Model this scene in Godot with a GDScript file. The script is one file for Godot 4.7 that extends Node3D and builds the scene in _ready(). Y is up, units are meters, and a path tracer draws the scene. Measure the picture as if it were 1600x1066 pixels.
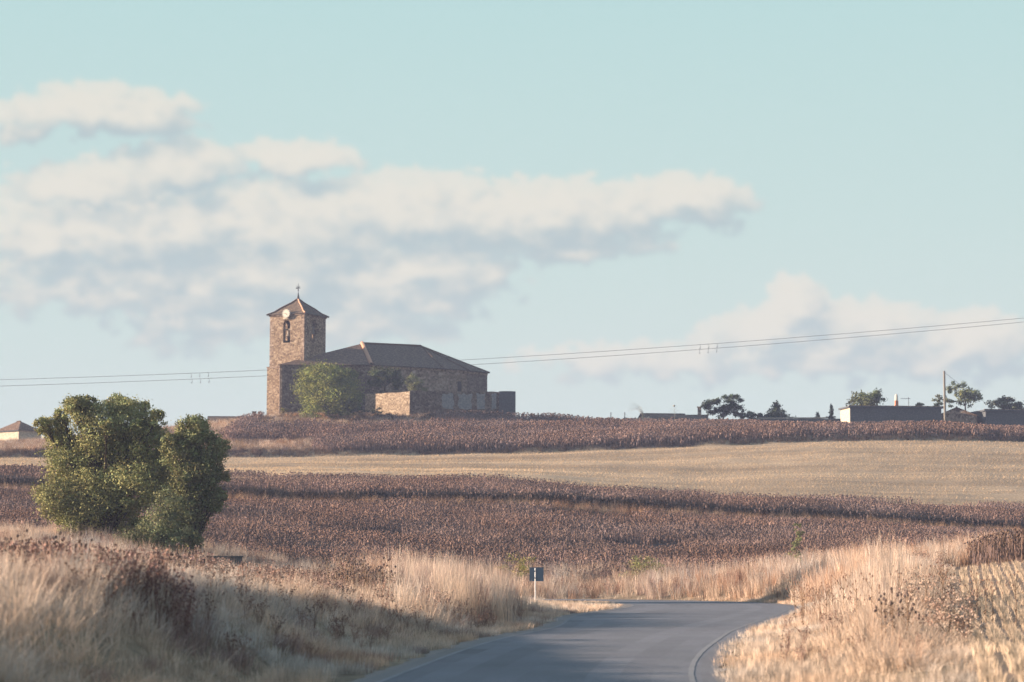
extends Node3D
# Rural road bending left below a hill with dead sunflower fields, a stubble field and a stone church.

class Geo:
	var v := PackedVector3Array()
	var n := PackedVector3Array()
	var c := PackedColorArray()
	var uv := PackedVector2Array()
	var with_uv := false

	func tri(a: Vector3, b: Vector3, d: Vector3, col := Color.WHITE) -> void:
		var m := (d - a).cross(b - a).normalized()
		v.append(a); v.append(b); v.append(d)
		for i in 3:
			n.append(m); c.append(col)

	func quad(a: Vector3, b: Vector3, d: Vector3, e: Vector3, col := Color.WHITE) -> void:
		tri(a, b, d, col)
		tri(a, d, e, col)

	func tri_uv(a: Vector3, b: Vector3, d: Vector3, o: Vector3, along: Vector3, up: Vector3) -> void:
		with_uv = true
		tri(a, b, d)
		for p: Vector3 in [a, b, d]:
			uv.append(Vector2((p - o).dot(along), (p - o).dot(up)))

	# a box with slightly chamfered vertical look is not needed at these distances: plain box, outward faces
	func box(at: Vector3, size: Vector3, basis := Basis(), col := Color.WHITE) -> void:
		var h := size * 0.5
		var p: Array[Vector3] = []
		for i in 8:
			p.append(at + basis * Vector3(h.x if i & 1 else -h.x, h.y if i & 2 else -h.y, h.z if i & 4 else -h.z))
		quad(p[4], p[6], p[7], p[5], col)
		quad(p[1], p[3], p[2], p[0], col)
		quad(p[0], p[2], p[6], p[4], col)
		quad(p[5], p[7], p[3], p[1], col)
		quad(p[2], p[3], p[7], p[6], col)
		quad(p[4], p[5], p[1], p[0], col)

	func tube(pts: Array, radii: Array, sides: int, col := Color.WHITE, capped := false) -> void:
		var rings := []
		for i in pts.size():
			var d: Vector3 = (pts[mini(i + 1, pts.size() - 1)] - pts[maxi(i - 1, 0)]).normalized()
			var s := d.cross(Vector3(0.31, 0.17, 0.93)).normalized()
			var t := d.cross(s)
			var ring := []
			for k in sides:
				var a := TAU * k / sides
				ring.append(pts[i] + (s * cos(a) + t * sin(a)) * radii[i])
			rings.append(ring)
		for i in pts.size() - 1:
			for k in sides:
				var k2 := (k + 1) % sides
				quad(rings[i][k], rings[i][k2], rings[i + 1][k2], rings[i + 1][k], col)
		if capped:
			var last: Array = rings[pts.size() - 1]
			for k in sides:
				tri(pts[pts.size() - 1], last[k], last[(k + 1) % sides], col)
				tri(pts[0], rings[0][(k + 1) % sides], rings[0][k], col)

	func ball(at: Vector3, r: Vector3, sides: int, rows: int, col := Color.WHITE) -> void:
		for j in rows:
			var a0 := PI * j / rows
			var a1 := PI * (j + 1) / rows
			for k in sides:
				var b0 := TAU * k / sides
				var b1 := TAU * (k + 1) / sides
				var p0 := at + Vector3(sin(a0) * cos(b0), cos(a0), sin(a0) * sin(b0)) * r
				var p1 := at + Vector3(sin(a0) * cos(b1), cos(a0), sin(a0) * sin(b1)) * r
				var p2 := at + Vector3(sin(a1) * cos(b1), cos(a1), sin(a1) * sin(b1)) * r
				var p3 := at + Vector3(sin(a1) * cos(b0), cos(a1), sin(a1) * sin(b0)) * r
				if j > 0:
					tri(p0, p1, p2, col)
				if j < rows - 1:
					tri(p0, p2, p3, col)

	# polygon (x, y) pushed from z = 0 to z = -depth, placed by xf
	func prism(poly: PackedVector2Array, depth: float, xf: Transform3D, col := Color.WHITE) -> void:
		if not Geometry2D.is_polygon_clockwise(poly):
			poly.reverse()
		var ix := Geometry2D.triangulate_polygon(poly)
		for i in range(0, ix.size(), 3):
			var a := poly[ix[i]]
			var b := poly[ix[i + 1]]
			var d := poly[ix[i + 2]]
			if (b - a).cross(d - a) > 0:
				var t := b
				b = d
				d = t
			tri(xf * Vector3(a.x, a.y, 0), xf * Vector3(b.x, b.y, 0), xf * Vector3(d.x, d.y, 0), col)
			tri(xf * Vector3(a.x, a.y, -depth), xf * Vector3(d.x, d.y, -depth), xf * Vector3(b.x, b.y, -depth), col)
		for i in poly.size():
			var a := poly[i]
			var b := poly[(i + 1) % poly.size()]
			quad(xf * Vector3(a.x, a.y, 0), xf * Vector3(a.x, a.y, -depth), xf * Vector3(b.x, b.y, -depth), xf * Vector3(b.x, b.y, 0), col)

	func mesh(mat: Material) -> ArrayMesh:
		var a := []
		a.resize(Mesh.ARRAY_MAX)
		a[Mesh.ARRAY_VERTEX] = v
		a[Mesh.ARRAY_NORMAL] = n
		a[Mesh.ARRAY_COLOR] = c
		if with_uv:
			a[Mesh.ARRAY_TEX_UV] = uv
		var m := ArrayMesh.new()
		m.add_surface_from_arrays(Mesh.PRIMITIVE_TRIANGLES, a)
		m.surface_set_material(0, mat)
		return m


const PITCH := 5.806
const FOV := 16.80
const EXPOSURE := 3.25
const SKY := 1.05 / EXPOSURE
const L1 := -254.0      # front of the middle sunflower strip
const L2 := -290.0      # its far edge, where the stubble begins
const L3 := -352.0      # far edge of the stubble
const BROW := -404.0    # top of the hill

var rng := RandomNumberGenerator.new()
var fbm := FastNoiseLite.new()
var fine := FastNoiseLite.new()
var M := {}
var road := PackedVector2Array()
var road_far := PackedFloat32Array()   # distance to the road's centre on a half-metre grid
var heights := PackedFloat32Array()    # ground on a one-metre grid

# ------------------------------------------------------------------ sky

func cloud_at(az: float, el: float) -> Vector2:
	# az, el in degrees; cumulus banks drifting low over the plain. Returns how thick the cloud is and how near its sunlit top
	var wob := fbm.get_noise_2d(az * 7.0, el * 13.0)
	var wob2 := fine.get_noise_2d(az * 16.0, el * 24.0)
	var puff := fine.get_noise_2d(az * 36.0 + 200.0, el * 46.0)
	var a := az + wob * 1.1
	var e := el + wob2 * 0.30 + wob * 0.35
	var d := -1.0
	var top := 0.0
	for k in banks:
		var dx: float = (a - k[0]) / k[2]
		var dy: float = (e - k[1]) / k[3]
		if dx > -1.8 and dx < 1.8 and dy > -1.8 and dy < 1.8:
			var low := dy * 1.35 if dy < 0.0 else dy
			var m: float = (1.0 - sqrt(dx * dx + low * low)) * k[4]
			if m > d:
				d = m
				top = dy - 0.25 * dx
	if absf(az) > 15.0 or el > 16.0:      # the same kind of clouds all round
		var g := fbm.get_noise_2d(az * 2.2 + 400.0, el * 7.0) + 0.35 * wob - 0.02 * maxf(0.0, el - 6.0) - 0.10
		g = g * 1.5 * clampf((maxf(absf(az) - 15.0, el - 16.0)) / 6.0, 0.0, 1.0)
		if g > d:
			d = g
			top = wob2 * 1.5
	# crisp billows above, soft flat base below
	return Vector2(d + 0.10 + wob * 0.30 + wob2 * 0.30 + puff * 0.26 * clampf(0.5 + top, 0.1, 1.0), top)

var banks := []

func sky_color(az: float, el: float) -> Color:
	if az > 180.0:
		az -= 360.0
	var t := clampf(el / 14.0, 0.0, 1.0)
	var air := Color(0.655, 0.715, 0.655).lerp(Color(0.475, 0.675, 0.665), pow(t, 1.15))
	if el > 14.0:
		air = air.lerp(Color(0.24, 0.38, 0.62), pow(clampf((el - 14.0) / 60.0, 0.0, 1.0), 0.7))
	if el < -1.0:
		return Color(0.30, 0.24, 0.19)
	var here := cloud_at(az, el)
	var soft := 0.09 + 0.24 * clampf(-here.y, 0.0, 1.0)
	var cover := smoothstep(-0.04, soft, here.x)
	if cover > 0.0:
		var toward := cloud_at(az - 0.5, el + 0.6)   # the sun stands to the left
		var lit := clampf(0.42 + here.y * 0.30 + (here.x - toward.x) * 0.70 + 0.34 * fine.get_noise_2d(az * 20.0 + 60.0, el * 34.0), 0.0, 1.0)
		var body := Color(0.435, 0.515, 0.535).lerp(Color(0.80, 0.745, 0.645), smoothstep(-0.05, 1.0, lit))
		body = body.lerp(air, 0.10)
		air = air.lerp(body, cover * (0.78 + 0.16 * smoothstep(0.1, 0.5, here.x)))
	var veil := 0.5 + 0.5 * fbm.get_noise_2d(az * 3.0 + 90.0, el * 11.0)
	air = air.lerp(Color(0.66, 0.69, 0.655), 0.35 * veil * smoothstep(9.0, 3.0, el))
	return air

func paint(w: int, h: int, az0: float, az1: float, el0: float, el1: float) -> Image:
	var f := PackedFloat32Array()
	f.resize(w * h * 3)
	var i := 0
	for y in h:
		var el := el0 + (el1 - el0) * (y + 0.5) / h
		for x in w:
			var k := sky_color(az0 + (az1 - az0) * (x + 0.5) / w, el)
			f[i] = k.r * SKY; f[i + 1] = k.g * SKY; f[i + 2] = k.b * SKY
			i += 3
	return Image.create_from_data(w, h, false, Image.FORMAT_RGBF, f.to_byte_array())

func make_sky() -> PanoramaSkyMaterial:
	# centre azimuth, elevation, half width, half height (degrees), strength
	for k in [[110, 193, 150, 46, 1.0], [215, 180, 66, 26, 0.8], [10, 205, 90, 34, 0.8], [270, 268, 105, 44, 0.75], [160, 300, 100, 40, 0.7], [475, 243, 82, 26, 0.75],
			[40, 400, 90, 52, 1.0], [230, 385, 210, 78, 1.0], [430, 372, 230, 80, 1.0], [650, 345, 190, 66, 1.0], [860, 345, 190, 58, 0.95], [1060, 322, 110, 44, 0.95],
			[660, 425, 130, 52, 0.8], [770, 425, 46, 16, 0.7], [230, 448, 380, 34, 0.7], [180, 478, 420, 28, 0.5], [430, 430, 240, 60, 0.85], [640, 470, 110, 40, 0.6], [560, 520, 120, 44, 0.5], [360, 510, 160, 30, 0.3], [900, 395, 120, 22, 0.5],
			[1236, 492, 50, 50, 1.2], [1200, 520, 70, 34, 0.9], [1180, 530, 90, 34, 0.8], [1320, 530, 130, 48, 0.95], [1350, 575, 190, 34, 0.8], [1510, 550, 120, 48, 0.95], [1010, 570, 160, 24, 0.4]]:
		banks.append([rad_to_deg(atan((k[0] - 800.0) / 3609.0)), rad_to_deg(atan((900.0 - k[1]) / 3609.0)), k[2] / 55.0, k[3] / 54.0, k[4]])
	var whole := paint(720, 360, 0, 360, 90, -90)
	whole.resize(4096, 2048, Image.INTERPOLATE_BILINEAR)
	var px := 360.0 / 4096.0
	var y0 := 1024 - 250
	var part := paint(456, 273, -228 * px, 228 * px, (1024 - y0) * px, (1024 - y0 - 273) * px)
	whole.blit_rect(part, Rect2i(228, 0, 228, 273), Vector2i(0, y0))       # due north is the picture's left edge
	whole.blit_rect(part, Rect2i(0, 0, 228, 273), Vector2i(4096 - 228, y0))
	var m := PanoramaSkyMaterial.new()
	m.panorama = ImageTexture.create_from_image(whole)
	return m

# ------------------------------------------------------------------ helpers

func tag(o: Node, label: String, category: String, group := "", kind := "") -> void:
	o.set_meta("label", label)
	if category:
		o.set_meta("category", category)
	if group:
		o.set_meta("group", group)
	if kind:
		o.set_meta("kind", kind)

func thing(called: String, label: String, category: String, at := Vector3.ZERO, group := "", turn := 0.0) -> Node3D:
	var o := Node3D.new()
	o.name = called
	add_child(o, true)
	o.position = at
	o.rotation.y = turn
	tag(o, label, category, group)
	return o

func put(called: String, g: Geo, mat: Material, parent: Node = self, at := Vector3.ZERO) -> MeshInstance3D:
	return put_mesh(called, g.mesh(mat), parent, at)

func put_mesh(called: String, m: Mesh, parent: Node = self, at := Vector3.ZERO) -> MeshInstance3D:
	var o := MeshInstance3D.new()
	o.mesh = m
	o.name = called
	o.position = at
	parent.add_child(o, true)
	return o

func structure(o: Node) -> void:
	o.set_meta("kind", "structure")

func mat(col: Color, rough := 0.9, tex: Texture2D = null, scale := 1.0, triplanar := true) -> StandardMaterial3D:
	var m := StandardMaterial3D.new()
	m.albedo_color = Color(col.r, col.g, col.b).linear_to_srgb()
	m.roughness = rough
	m.metallic_specular = 0.3
	if tex:
		m.albedo_texture = tex
		if triplanar:
			m.uv1_triplanar = true
			m.uv1_world_triplanar = true
		m.uv1_scale = Vector3.ONE * scale
	return m

func leafy(back := 0.4, rough := 0.8) -> StandardMaterial3D:
	var m := mat(Color.WHITE, rough)
	m.vertex_color_use_as_albedo = true
	m.cull_mode = BaseMaterial3D.CULL_DISABLED
	m.metallic_specular = 0.15
	if back > 0.0:
		m.backlight_enabled = true
		m.backlight = Color(back, back, back)
	return m

func gray_image(size: int, f: Callable) -> ImageTexture:
	var b := PackedByteArray()
	b.resize(size * size * 3)
	var i := 0
	for y in size:
		for x in size:
			var k: Color = f.call(x, y)
			b[i] = int(clampf(k.r, 0, 1) * 255); b[i + 1] = int(clampf(k.g, 0, 1) * 255); b[i + 2] = int(clampf(k.b, 0, 1) * 255)
			i += 3
	return ImageTexture.create_from_image(Image.create_from_data(size, size, false, Image.FORMAT_RGB8, b))

func seamless(noise: FastNoiseLite, size: int) -> Image:
	return noise.get_seamless_image(size, size, false, false, 0.15, true)

func make_materials() -> void:
	var a := FastNoiseLite.new(); a.seed = 5; a.frequency = 0.02; a.fractal_octaves = 5
	var b := FastNoiseLite.new(); b.seed = 9; b.frequency = 0.13; b.fractal_octaves = 2
	var cell := FastNoiseLite.new(); cell.seed = 3; cell.noise_type = FastNoiseLite.TYPE_CELLULAR; cell.frequency = 0.045; cell.cellular_return_type = FastNoiseLite.RETURN_CELL_VALUE; cell.fractal_type = FastNoiseLite.FRACTAL_NONE
	var gap := cell.duplicate(); gap.cellular_return_type = FastNoiseLite.RETURN_DISTANCE2_SUB
	var ia := seamless(a, 512)
	var ib := seamless(b, 512)
	var ic := seamless(cell, 512)
	var ig := seamless(gap, 512)
	var grain := gray_image(512, func(x, y):
		var k: float = 0.62 + 0.38 * ia.get_pixel(x, y).r * 0.9 + 0.16 * (ib.get_pixel(x, y).r - 0.5)
		return Color(k, k, k))
	var stone := gray_image(512, func(x, y):
		var tone: float = ic.get_pixel(x, y).r
		var k := 0.42 + 0.55 * tone + 0.30 * (ia.get_pixel(x, y).r - 0.5) + 0.12 * (ib.get_pixel(x, y).r - 0.5)
		if ig.get_pixel(x, y).r < 0.10:
			k = 0.80
		return Color(k * 1.02, k * (0.93 + 0.08 * tone), k * (0.86 + 0.12 * tone)))
	var tiles := gray_image(256, func(x, y):
		var row := int(y / 16)
		var col := int(x / 16)
		var h := fposmod(sin(row * 12.9 + col * 78.2) * 437.5, 1.0)
		var k := 0.66 + 0.30 * h + 0.16 * (ia.get_pixel(x * 2, y * 2).r - 0.5) - (0.28 if x % 16 < 4 else 0.0)
		return Color(k, k * 0.98, k * 0.95))
	var asphalt := gray_image(512, func(x, y):
		var k: float = 0.86 + 0.10 * (ia.get_pixel(x, y).r - 0.5) + 0.55 * (ib.get_pixel((x * 2) % 512, (y * 2) % 512).r - 0.5)
		return Color(k, k, k))
	M.grain = grain
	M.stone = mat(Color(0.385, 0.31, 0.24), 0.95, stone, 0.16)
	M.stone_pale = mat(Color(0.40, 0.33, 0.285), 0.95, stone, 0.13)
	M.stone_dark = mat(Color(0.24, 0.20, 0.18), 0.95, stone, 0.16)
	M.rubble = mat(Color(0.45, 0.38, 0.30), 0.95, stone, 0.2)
	M.plaster = mat(Color(0.33, 0.34, 0.34), 0.9, grain, 0.2)
	M.cream = mat(Color(0.72, 0.62, 0.48), 0.9, grain, 0.25)
	M.block = mat(Color(0.135, 0.148, 0.16), 0.95, grain, 0.3)
	M.slate = mat(Color(0.125, 0.135, 0.15), 0.9, grain, 0.3)
	M.concrete = mat(Color(0.45, 0.42, 0.37), 0.9, grain, 0.4)
	M.tiles = mat(Color(0.215, 0.165, 0.13), 0.95, tiles, 0.25, false)
	M.tiles_warm = mat(Color(0.27, 0.185, 0.14), 0.9, tiles, 0.25, false)
	M.cap = mat(Color(0.46, 0.26, 0.17), 0.85)
	M.void = mat(Color(0.03, 0.028, 0.026), 0.9)
	M.bronze = mat(Color(0.16, 0.13, 0.10), 0.5)
	M.iron = mat(Color(0.07, 0.07, 0.075), 0.6)
	M.white = mat(Color(0.50, 0.475, 0.41), 0.7)
	M.zinc = mat(Color(0.12, 0.165, 0.225), 0.45); M.zinc.metallic = 0.3
	M.galv = mat(Color(0.38, 0.39, 0.41), 0.45); M.galv.metallic = 0.4
	M.wire = mat(Color(0.24, 0.25, 0.25), 0.6)
	M.bark = mat(Color(0.10, 0.075, 0.055), 0.95, grain, 1.0)
	M.pole = mat(Color(0.33, 0.30, 0.26), 0.9, grain, 0.8)
	M.brick = mat(Color(0.50, 0.20, 0.12), 0.9)
	M.asphalt = mat(Color.WHITE, 0.8, asphalt, 0.61); M.asphalt.vertex_color_use_as_albedo = true
	M.paint = mat(Color.WHITE, 0.75, asphalt, 0.61); M.paint.vertex_color_use_as_albedo = true
	M.leaf = leafy(0.5)
	M.straw = leafy(0.75, 0.7)
	M.dead = leafy(0.35)
	M.ground = mat(Color.WHITE, 0.97, grain, 0.23)
	M.ground.vertex_color_use_as_albedo = true
	M.seed = mat(Color(0.135, 0.10, 0.092), 0.95)
	M.seed_rust = mat(Color(0.24, 0.15, 0.115), 0.95)
	M.stalk = mat(Color(0.22, 0.15, 0.105), 0.95)

# ------------------------------------------------------------------ ground

const XS := [-110.0, -85.0, -60.0, -40.0, -25.0, -12.0, 0.0, 12.0, 25.0, 40.0, 60.0, 85.0, 110.0]
const ZS := [0.0, 40.0, 70.0, 100.0, 130.0, 160.0, 185.0, 252.0, 290.0, 352.0, 405.0, 420.0, 470.0]
const TABLE := [
	[1.5, 1.5, 1.4, 1.2, 1.0, 0.8, 0.3, 0.2, 0.5, 0.8, 1.0, 1.0, 1.0],
	[1.9, 1.9, 1.8, 1.6, 1.5, 1.35, 0.9, 0.2, 0.6, 1.0, 1.2, 1.3, 1.3],
	[2.2, 2.2, 2.0, 1.8, 1.6, 1.2, 0.3, 0.6, 1.1, 1.5, 2.0, 2.0, 2.0],
	[2.8, 2.8, 2.5, 2.2, 1.8, 1.2, 0.7, 0.8, 2.4, 2.9, 3.2, 3.4, 3.5],
	[3.6, 3.6, 3.5, 3.3, 2.7, 1.0, -0.1, 0.9, 2.2, 3.0, 3.6, 4.0, 4.0],
	[4.2, 4.2, 4.2, 4.2, 3.8, 1.2, -0.2, 0.6, 2.2, 3.2, 3.6, 3.8, 3.8],
	[4.6, 4.6, 4.5, 4.5, 3.5, 1.9, 0.94, 1.0, 2.0, 3.3, 3.6, 3.6, 3.6],
	[10.7, 10.7, 10.7, 10.0, 9.2, 9.0, 8.9, 8.2, 7.5, 6.8, 5.7, 5.7, 5.7],
	[14.6, 14.6, 14.5, 14.0, 13.7, 13.4, 13.1, 12.1, 11.2, 10.85, 10.15, 10.0, 10.0],
	[19.7, 19.7, 19.65, 19.6, 19.85, 20.1, 20.3, 20.7, 21.2, 21.9, 22.3, 21.9, 21.9],
	[24.7, 24.9, 27.2, 29.0, 28.9, 28.8, 28.5, 28.1, 27.7, 27.4, 26.6, 25.7, 25.4],
	[25.4, 26.0, 28.8, 31.1, 31.2, 31.2, 30.4, 29.6, 28.9, 28.4, 27.3, 26.6, 26.4],
	[25.0, 25.6, 28.2, 30.5, 30.8, 30.9, 30.2, 29.4, 28.7, 28.2, 27.2, 26.5, 26.2]]

func hermite(p0: float, p1: float, p2: float, p3: float, d0: float, d1: float, d2: float, t: float) -> float:
	var m1 := d1 * 0.5 * ((p1 - p0) / maxf(d0, 0.01) + (p2 - p1) / d1)
	var m2 := d1 * 0.5 * ((p2 - p1) / d1 + (p3 - p2) / maxf(d2, 0.01))
	var t2 := t * t
	var t3 := t2 * t
	return (2 * t3 - 3 * t2 + 1) * p1 + (t3 - 2 * t2 + t) * m1 + (3 * t2 - 2 * t3) * p2 + (t3 - t2) * m2

func slot(a: Array, q: float) -> int:
	var i := 0
	while i < a.size() - 2 and q > a[i + 1]:
		i += 1
	return i

func base_height(x: float, z: float) -> float:
	var q := clampf(-z, 0.0, 470.0)
	var xx := clampf(x, -110.0, 110.0)
	var i := slot(XS, xx)
	var j := slot(ZS, q)
	var i0 := maxi(i - 1, 0)
	var i3 := mini(i + 2, XS.size() - 1)
	var t: float = (xx - XS[i]) / (XS[i + 1] - XS[i])
	var row := [0.0, 0.0, 0.0, 0.0]
	var j0 := maxi(j - 1, 0)
	var j3 := mini(j + 2, ZS.size() - 1)
	var k := 0
	for jj: int in [j0, j, j + 1, j3]:
		var r: Array = TABLE[jj]
		row[k] = hermite(r[i0], r[i], r[i + 1], r[i3], XS[i] - XS[i0] if i0 < i else 1e9, XS[i + 1] - XS[i], XS[i3] - XS[i + 1] if i3 > i + 1 else 1e9, t)
		k += 1
	return hermite(row[0], row[1], row[2], row[3], ZS[j] - ZS[j0] if j0 < j else 1e9, ZS[j + 1] - ZS[j], ZS[j3] - ZS[j + 1] if j3 > j + 1 else 1e9, (q - ZS[j]) / (ZS[j + 1] - ZS[j]))

func to_road(x: float, z: float) -> float:
	var i := int((x + 80.0) * 2.0)
	var j := int((10.0 - z) * 2.0)
	if i < 0 or j < 0 or i >= 320 or j >= 440:
		return 20.0
	return road_far[j * 320 + i]

func lay_road() -> void:
	var ctrl := [Vector2(-0.3, 12), Vector2(-0.1, 0), Vector2(0.0, -14), Vector2(0.36, -37), Vector2(3.25, -68), Vector2(9.1, -105), Vector2(12.4, -130), Vector2(12.1, -149), Vector2(6.4, -163.5), Vector2(-6, -170), Vector2(-24, -172), Vector2(-50, -172), Vector2(-78, -171)]
	for i in range(0, ctrl.size() - 1):
		var p0: Vector2 = ctrl[maxi(i - 1, 0)]
		var p1: Vector2 = ctrl[i]
		var p2: Vector2 = ctrl[i + 1]
		var p3: Vector2 = ctrl[mini(i + 2, ctrl.size() - 1)]
		var steps := int(p1.distance_to(p2) / 0.8)
		for s in steps:
			road.append(p1.cubic_interpolate(p2, p0, p3, float(s) / steps))
	road_far.resize(320 * 440)
	road_far.fill(20.0)
	var lanes := road.duplicate()
	for i in road.size():      # the asphalt widens on the inside of the bend
		var extra := wide(i)
		if extra > 0.1:
			var d := (road[mini(i + 1, road.size() - 1)] - road[maxi(i - 1, 0)]).normalized()
			for k in 3:
				lanes.append(road[i] - Vector2(-d.y, d.x) * extra * (k + 1) / 3.0)
	for p in lanes:
		var ci := int((p.x + 80.0) * 2.0)
		var cj := int((10.0 - p.y) * 2.0)
		for j in range(maxi(cj - 20, 0), mini(cj + 21, 440)):
			for i in range(maxi(ci - 20, 0), mini(ci + 21, 320)):
				var d := Vector2(i * 0.5 - 79.75, 9.75 - j * 0.5).distance_to(p)
				if d < road_far[j * 320 + i]:
					road_far[j * 320 + i] = d

func road_near(z: float) -> float:
	return 0.4 if z > -40.0 else 0.4 + (-z - 40.0) * 0.1

func true_height(x: float, z: float) -> float:
	var h := base_height(x, z)
	if -z > 470.0:
		h -= 6.0 * smoothstep(470.0, 900.0, -z)
	if z < 5.0:
		h += fbm.get_noise_2d(x * 3.0, z * 3.0) * 0.22 + fine.get_noise_2d(x * 4.0, z * 4.0) * 0.06
	# low banks at the front of the middle strip and of the hilltop field
	for k: Array in [[L1, 1.35, 32.0], [L3, 0.9, 25.0]]:
		var into: float = k[0] + 0.6 * fine.get_noise_1d(x * 1.5) - z
		if into > -0.6 and into < k[2]:
			h += k[1] * smoothstep(-0.6, 0.6, into) * smoothstep(k[2], 4.0, into)
	var d := to_road(x, z)
	if d < 9.0:
		var steep := smoothstep(-84.0, -66.0, z) if x < road_near(z) else 0.0     # the cut bank on the near left
		h = lerpf(-0.035, h, smoothstep(3.9, lerpf(8.0, 6.2, steep), d))
	return h

func fill_heights() -> void:
	heights.resize(261 * 481)
	for j in 481:
		for i in 261:
			heights[j * 261 + i] = true_height(i - 130.0, 10.0 - j)

func ground(x: float, z: float) -> float:
	var fx := x + 130.0
	var fz := 10.0 - z
	if fx < 0 or fz < 0 or fx >= 260 or fz >= 480:
		return true_height(x, z)
	var i := int(fx)
	var j := int(fz)
	var o := j * 261 + i
	return lerpf(lerpf(heights[o], heights[o + 1], fx - i), lerpf(heights[o + 261], heights[o + 262], fx - i), fz - j)

func on_ground(x: float, z: float, up := 0.0) -> Vector3:
	return Vector3(x, ground(x, z) + up, z)

func right_edge(z: float) -> float:   # where the right-hand verge ends and the sown rows begin
	return 7.5 + 0.184 * (-z - 37.0)

func soil(x: float, z: float) -> Color:
	var k := 1.0 + 0.45 * fbm.get_noise_2d(x * 2.0, z * 2.0) + 0.3 * fine.get_noise_2d(x * 5.0, z * 5.0)
	var straw := Color(0.36, 0.27, 0.18)
	var brown := Color(0.17, 0.122, 0.108)
	var out := straw
	var wob := fbm.get_noise_2d(x * 1.3 + 50.0, z * 1.3) * 3.0
	if z < L3 + wob:
		out = brown if x > -50.0 and z > BROW - 8.0 else Color(0.34, 0.24, 0.165)
	elif z < L2 + wob * 0.3:
		out = Color(0.54, 0.405, 0.27)
		k = 1.0 + 0.45 * fbm.get_noise_2d(x * 0.5, z * 5.0 - x * 0.35) + 0.22 * fine.get_noise_2d(x * 0.5, z * 9.0)
	elif z < -160.0 and (x < -12.0 or z < -187.0) or (z < -104.0 and x > right_edge(z)):
		out = brown
	elif x > right_edge(z):
		out = Color(0.29, 0.22, 0.175)
	return Color(out.r * k, out.g * k, out.b * k)

func lay_ground() -> void:
	var xs := PackedFloat32Array([-3000, -1500, -800, -420, -260, -190, -155, -140])
	for i in 261:
		xs.append(i - 130.0)
	xs.append_array(PackedFloat32Array([140, 155, 190, 260, 420, 800, 1500, 3000]))
	var zs := PackedFloat32Array([500, 200, 80, 40, 22, 14])
	for j in 481:
		zs.append(10.0 - j)
	zs.append_array(PackedFloat32Array([-480, -500, -540, -620, -760, -1000, -1500, -2200, -3200]))
	var v := PackedVector3Array()
	var n := PackedVector3Array()
	var c := PackedColorArray()
	var ix := PackedInt32Array()
	for z in zs:
		for x in xs:
			v.append(Vector3(x, ground(x, z), z))
			c.append(soil(x, z))
	var w := xs.size()
	for j in zs.size():
		for i in w:
			var a := v[j * w + mini(i + 1, w - 1)] - v[j * w + maxi(i - 1, 0)]
			var b := v[maxi(j - 1, 0) * w + i] - v[mini(j + 1, zs.size() - 1) * w + i]
			n.append(b.cross(a).normalized())
			if i < w - 1 and j < zs.size() - 1:
				var o := j * w + i
				ix.append_array(PackedInt32Array([o, o + w, o + w + 1, o, o + w + 1, o + 1]))
	var arr := []
	arr.resize(Mesh.ARRAY_MAX)
	arr[Mesh.ARRAY_VERTEX] = v
	arr[Mesh.ARRAY_NORMAL] = n
	arr[Mesh.ARRAY_COLOR] = c
	arr[Mesh.ARRAY_INDEX] = ix
	var m := ArrayMesh.new()
	m.add_surface_from_arrays(Mesh.PRIMITIVE_TRIANGLES, arr)
	m.surface_set_material(0, M.ground)
	structure(put_mesh("ground", m))

func road_half(z: float) -> float:
	return 3.05 + 0.55 * smoothstep(38.0, 68.0, -z)

func wide(i: int) -> float:
	var z := -road[i].y
	return 2.7 * smoothstep(72.0, 104.0, z) * smoothstep(160.0, 146.0, z) if road[i].x > 2.0 else 0.0

func strip(offsets: Array, up: float, from: int, to: int, ragged: float, tone: Callable) -> Geo:
	# a ribbon along the road; offsets run across it, left to right
	var g := Geo.new()
	var last := []
	for i in range(from, to):
		var d := (road[mini(i + 1, road.size() - 1)] - road[maxi(i - 1, 0)]).normalized()
		var side := Vector2(-d.y, d.x)   # to the right when driving away
		var cur := []
		for k in offsets.size():
			var o: float = offsets[k] * road_half(road[i].y) / 3.3
			if o < 0.0:
				o -= wide(i) * minf(1.0, -o / 2.6)
			if k == 0 or k == offsets.size() - 1:
				o += ragged * fine.get_noise_1d(i * 9.0 + k * 700.0)
			var a := road[i] + side * o
			cur.append(Vector3(a.x, up, a.y))
		if last:
			for k in offsets.size() - 1:
				g.quad(last[k], cur[k], cur[k + 1], last[k + 1], tone.call(i, k, cur[k]))
		last = cur
	return g

# ------------------------------------------------------------------ plants

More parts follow.
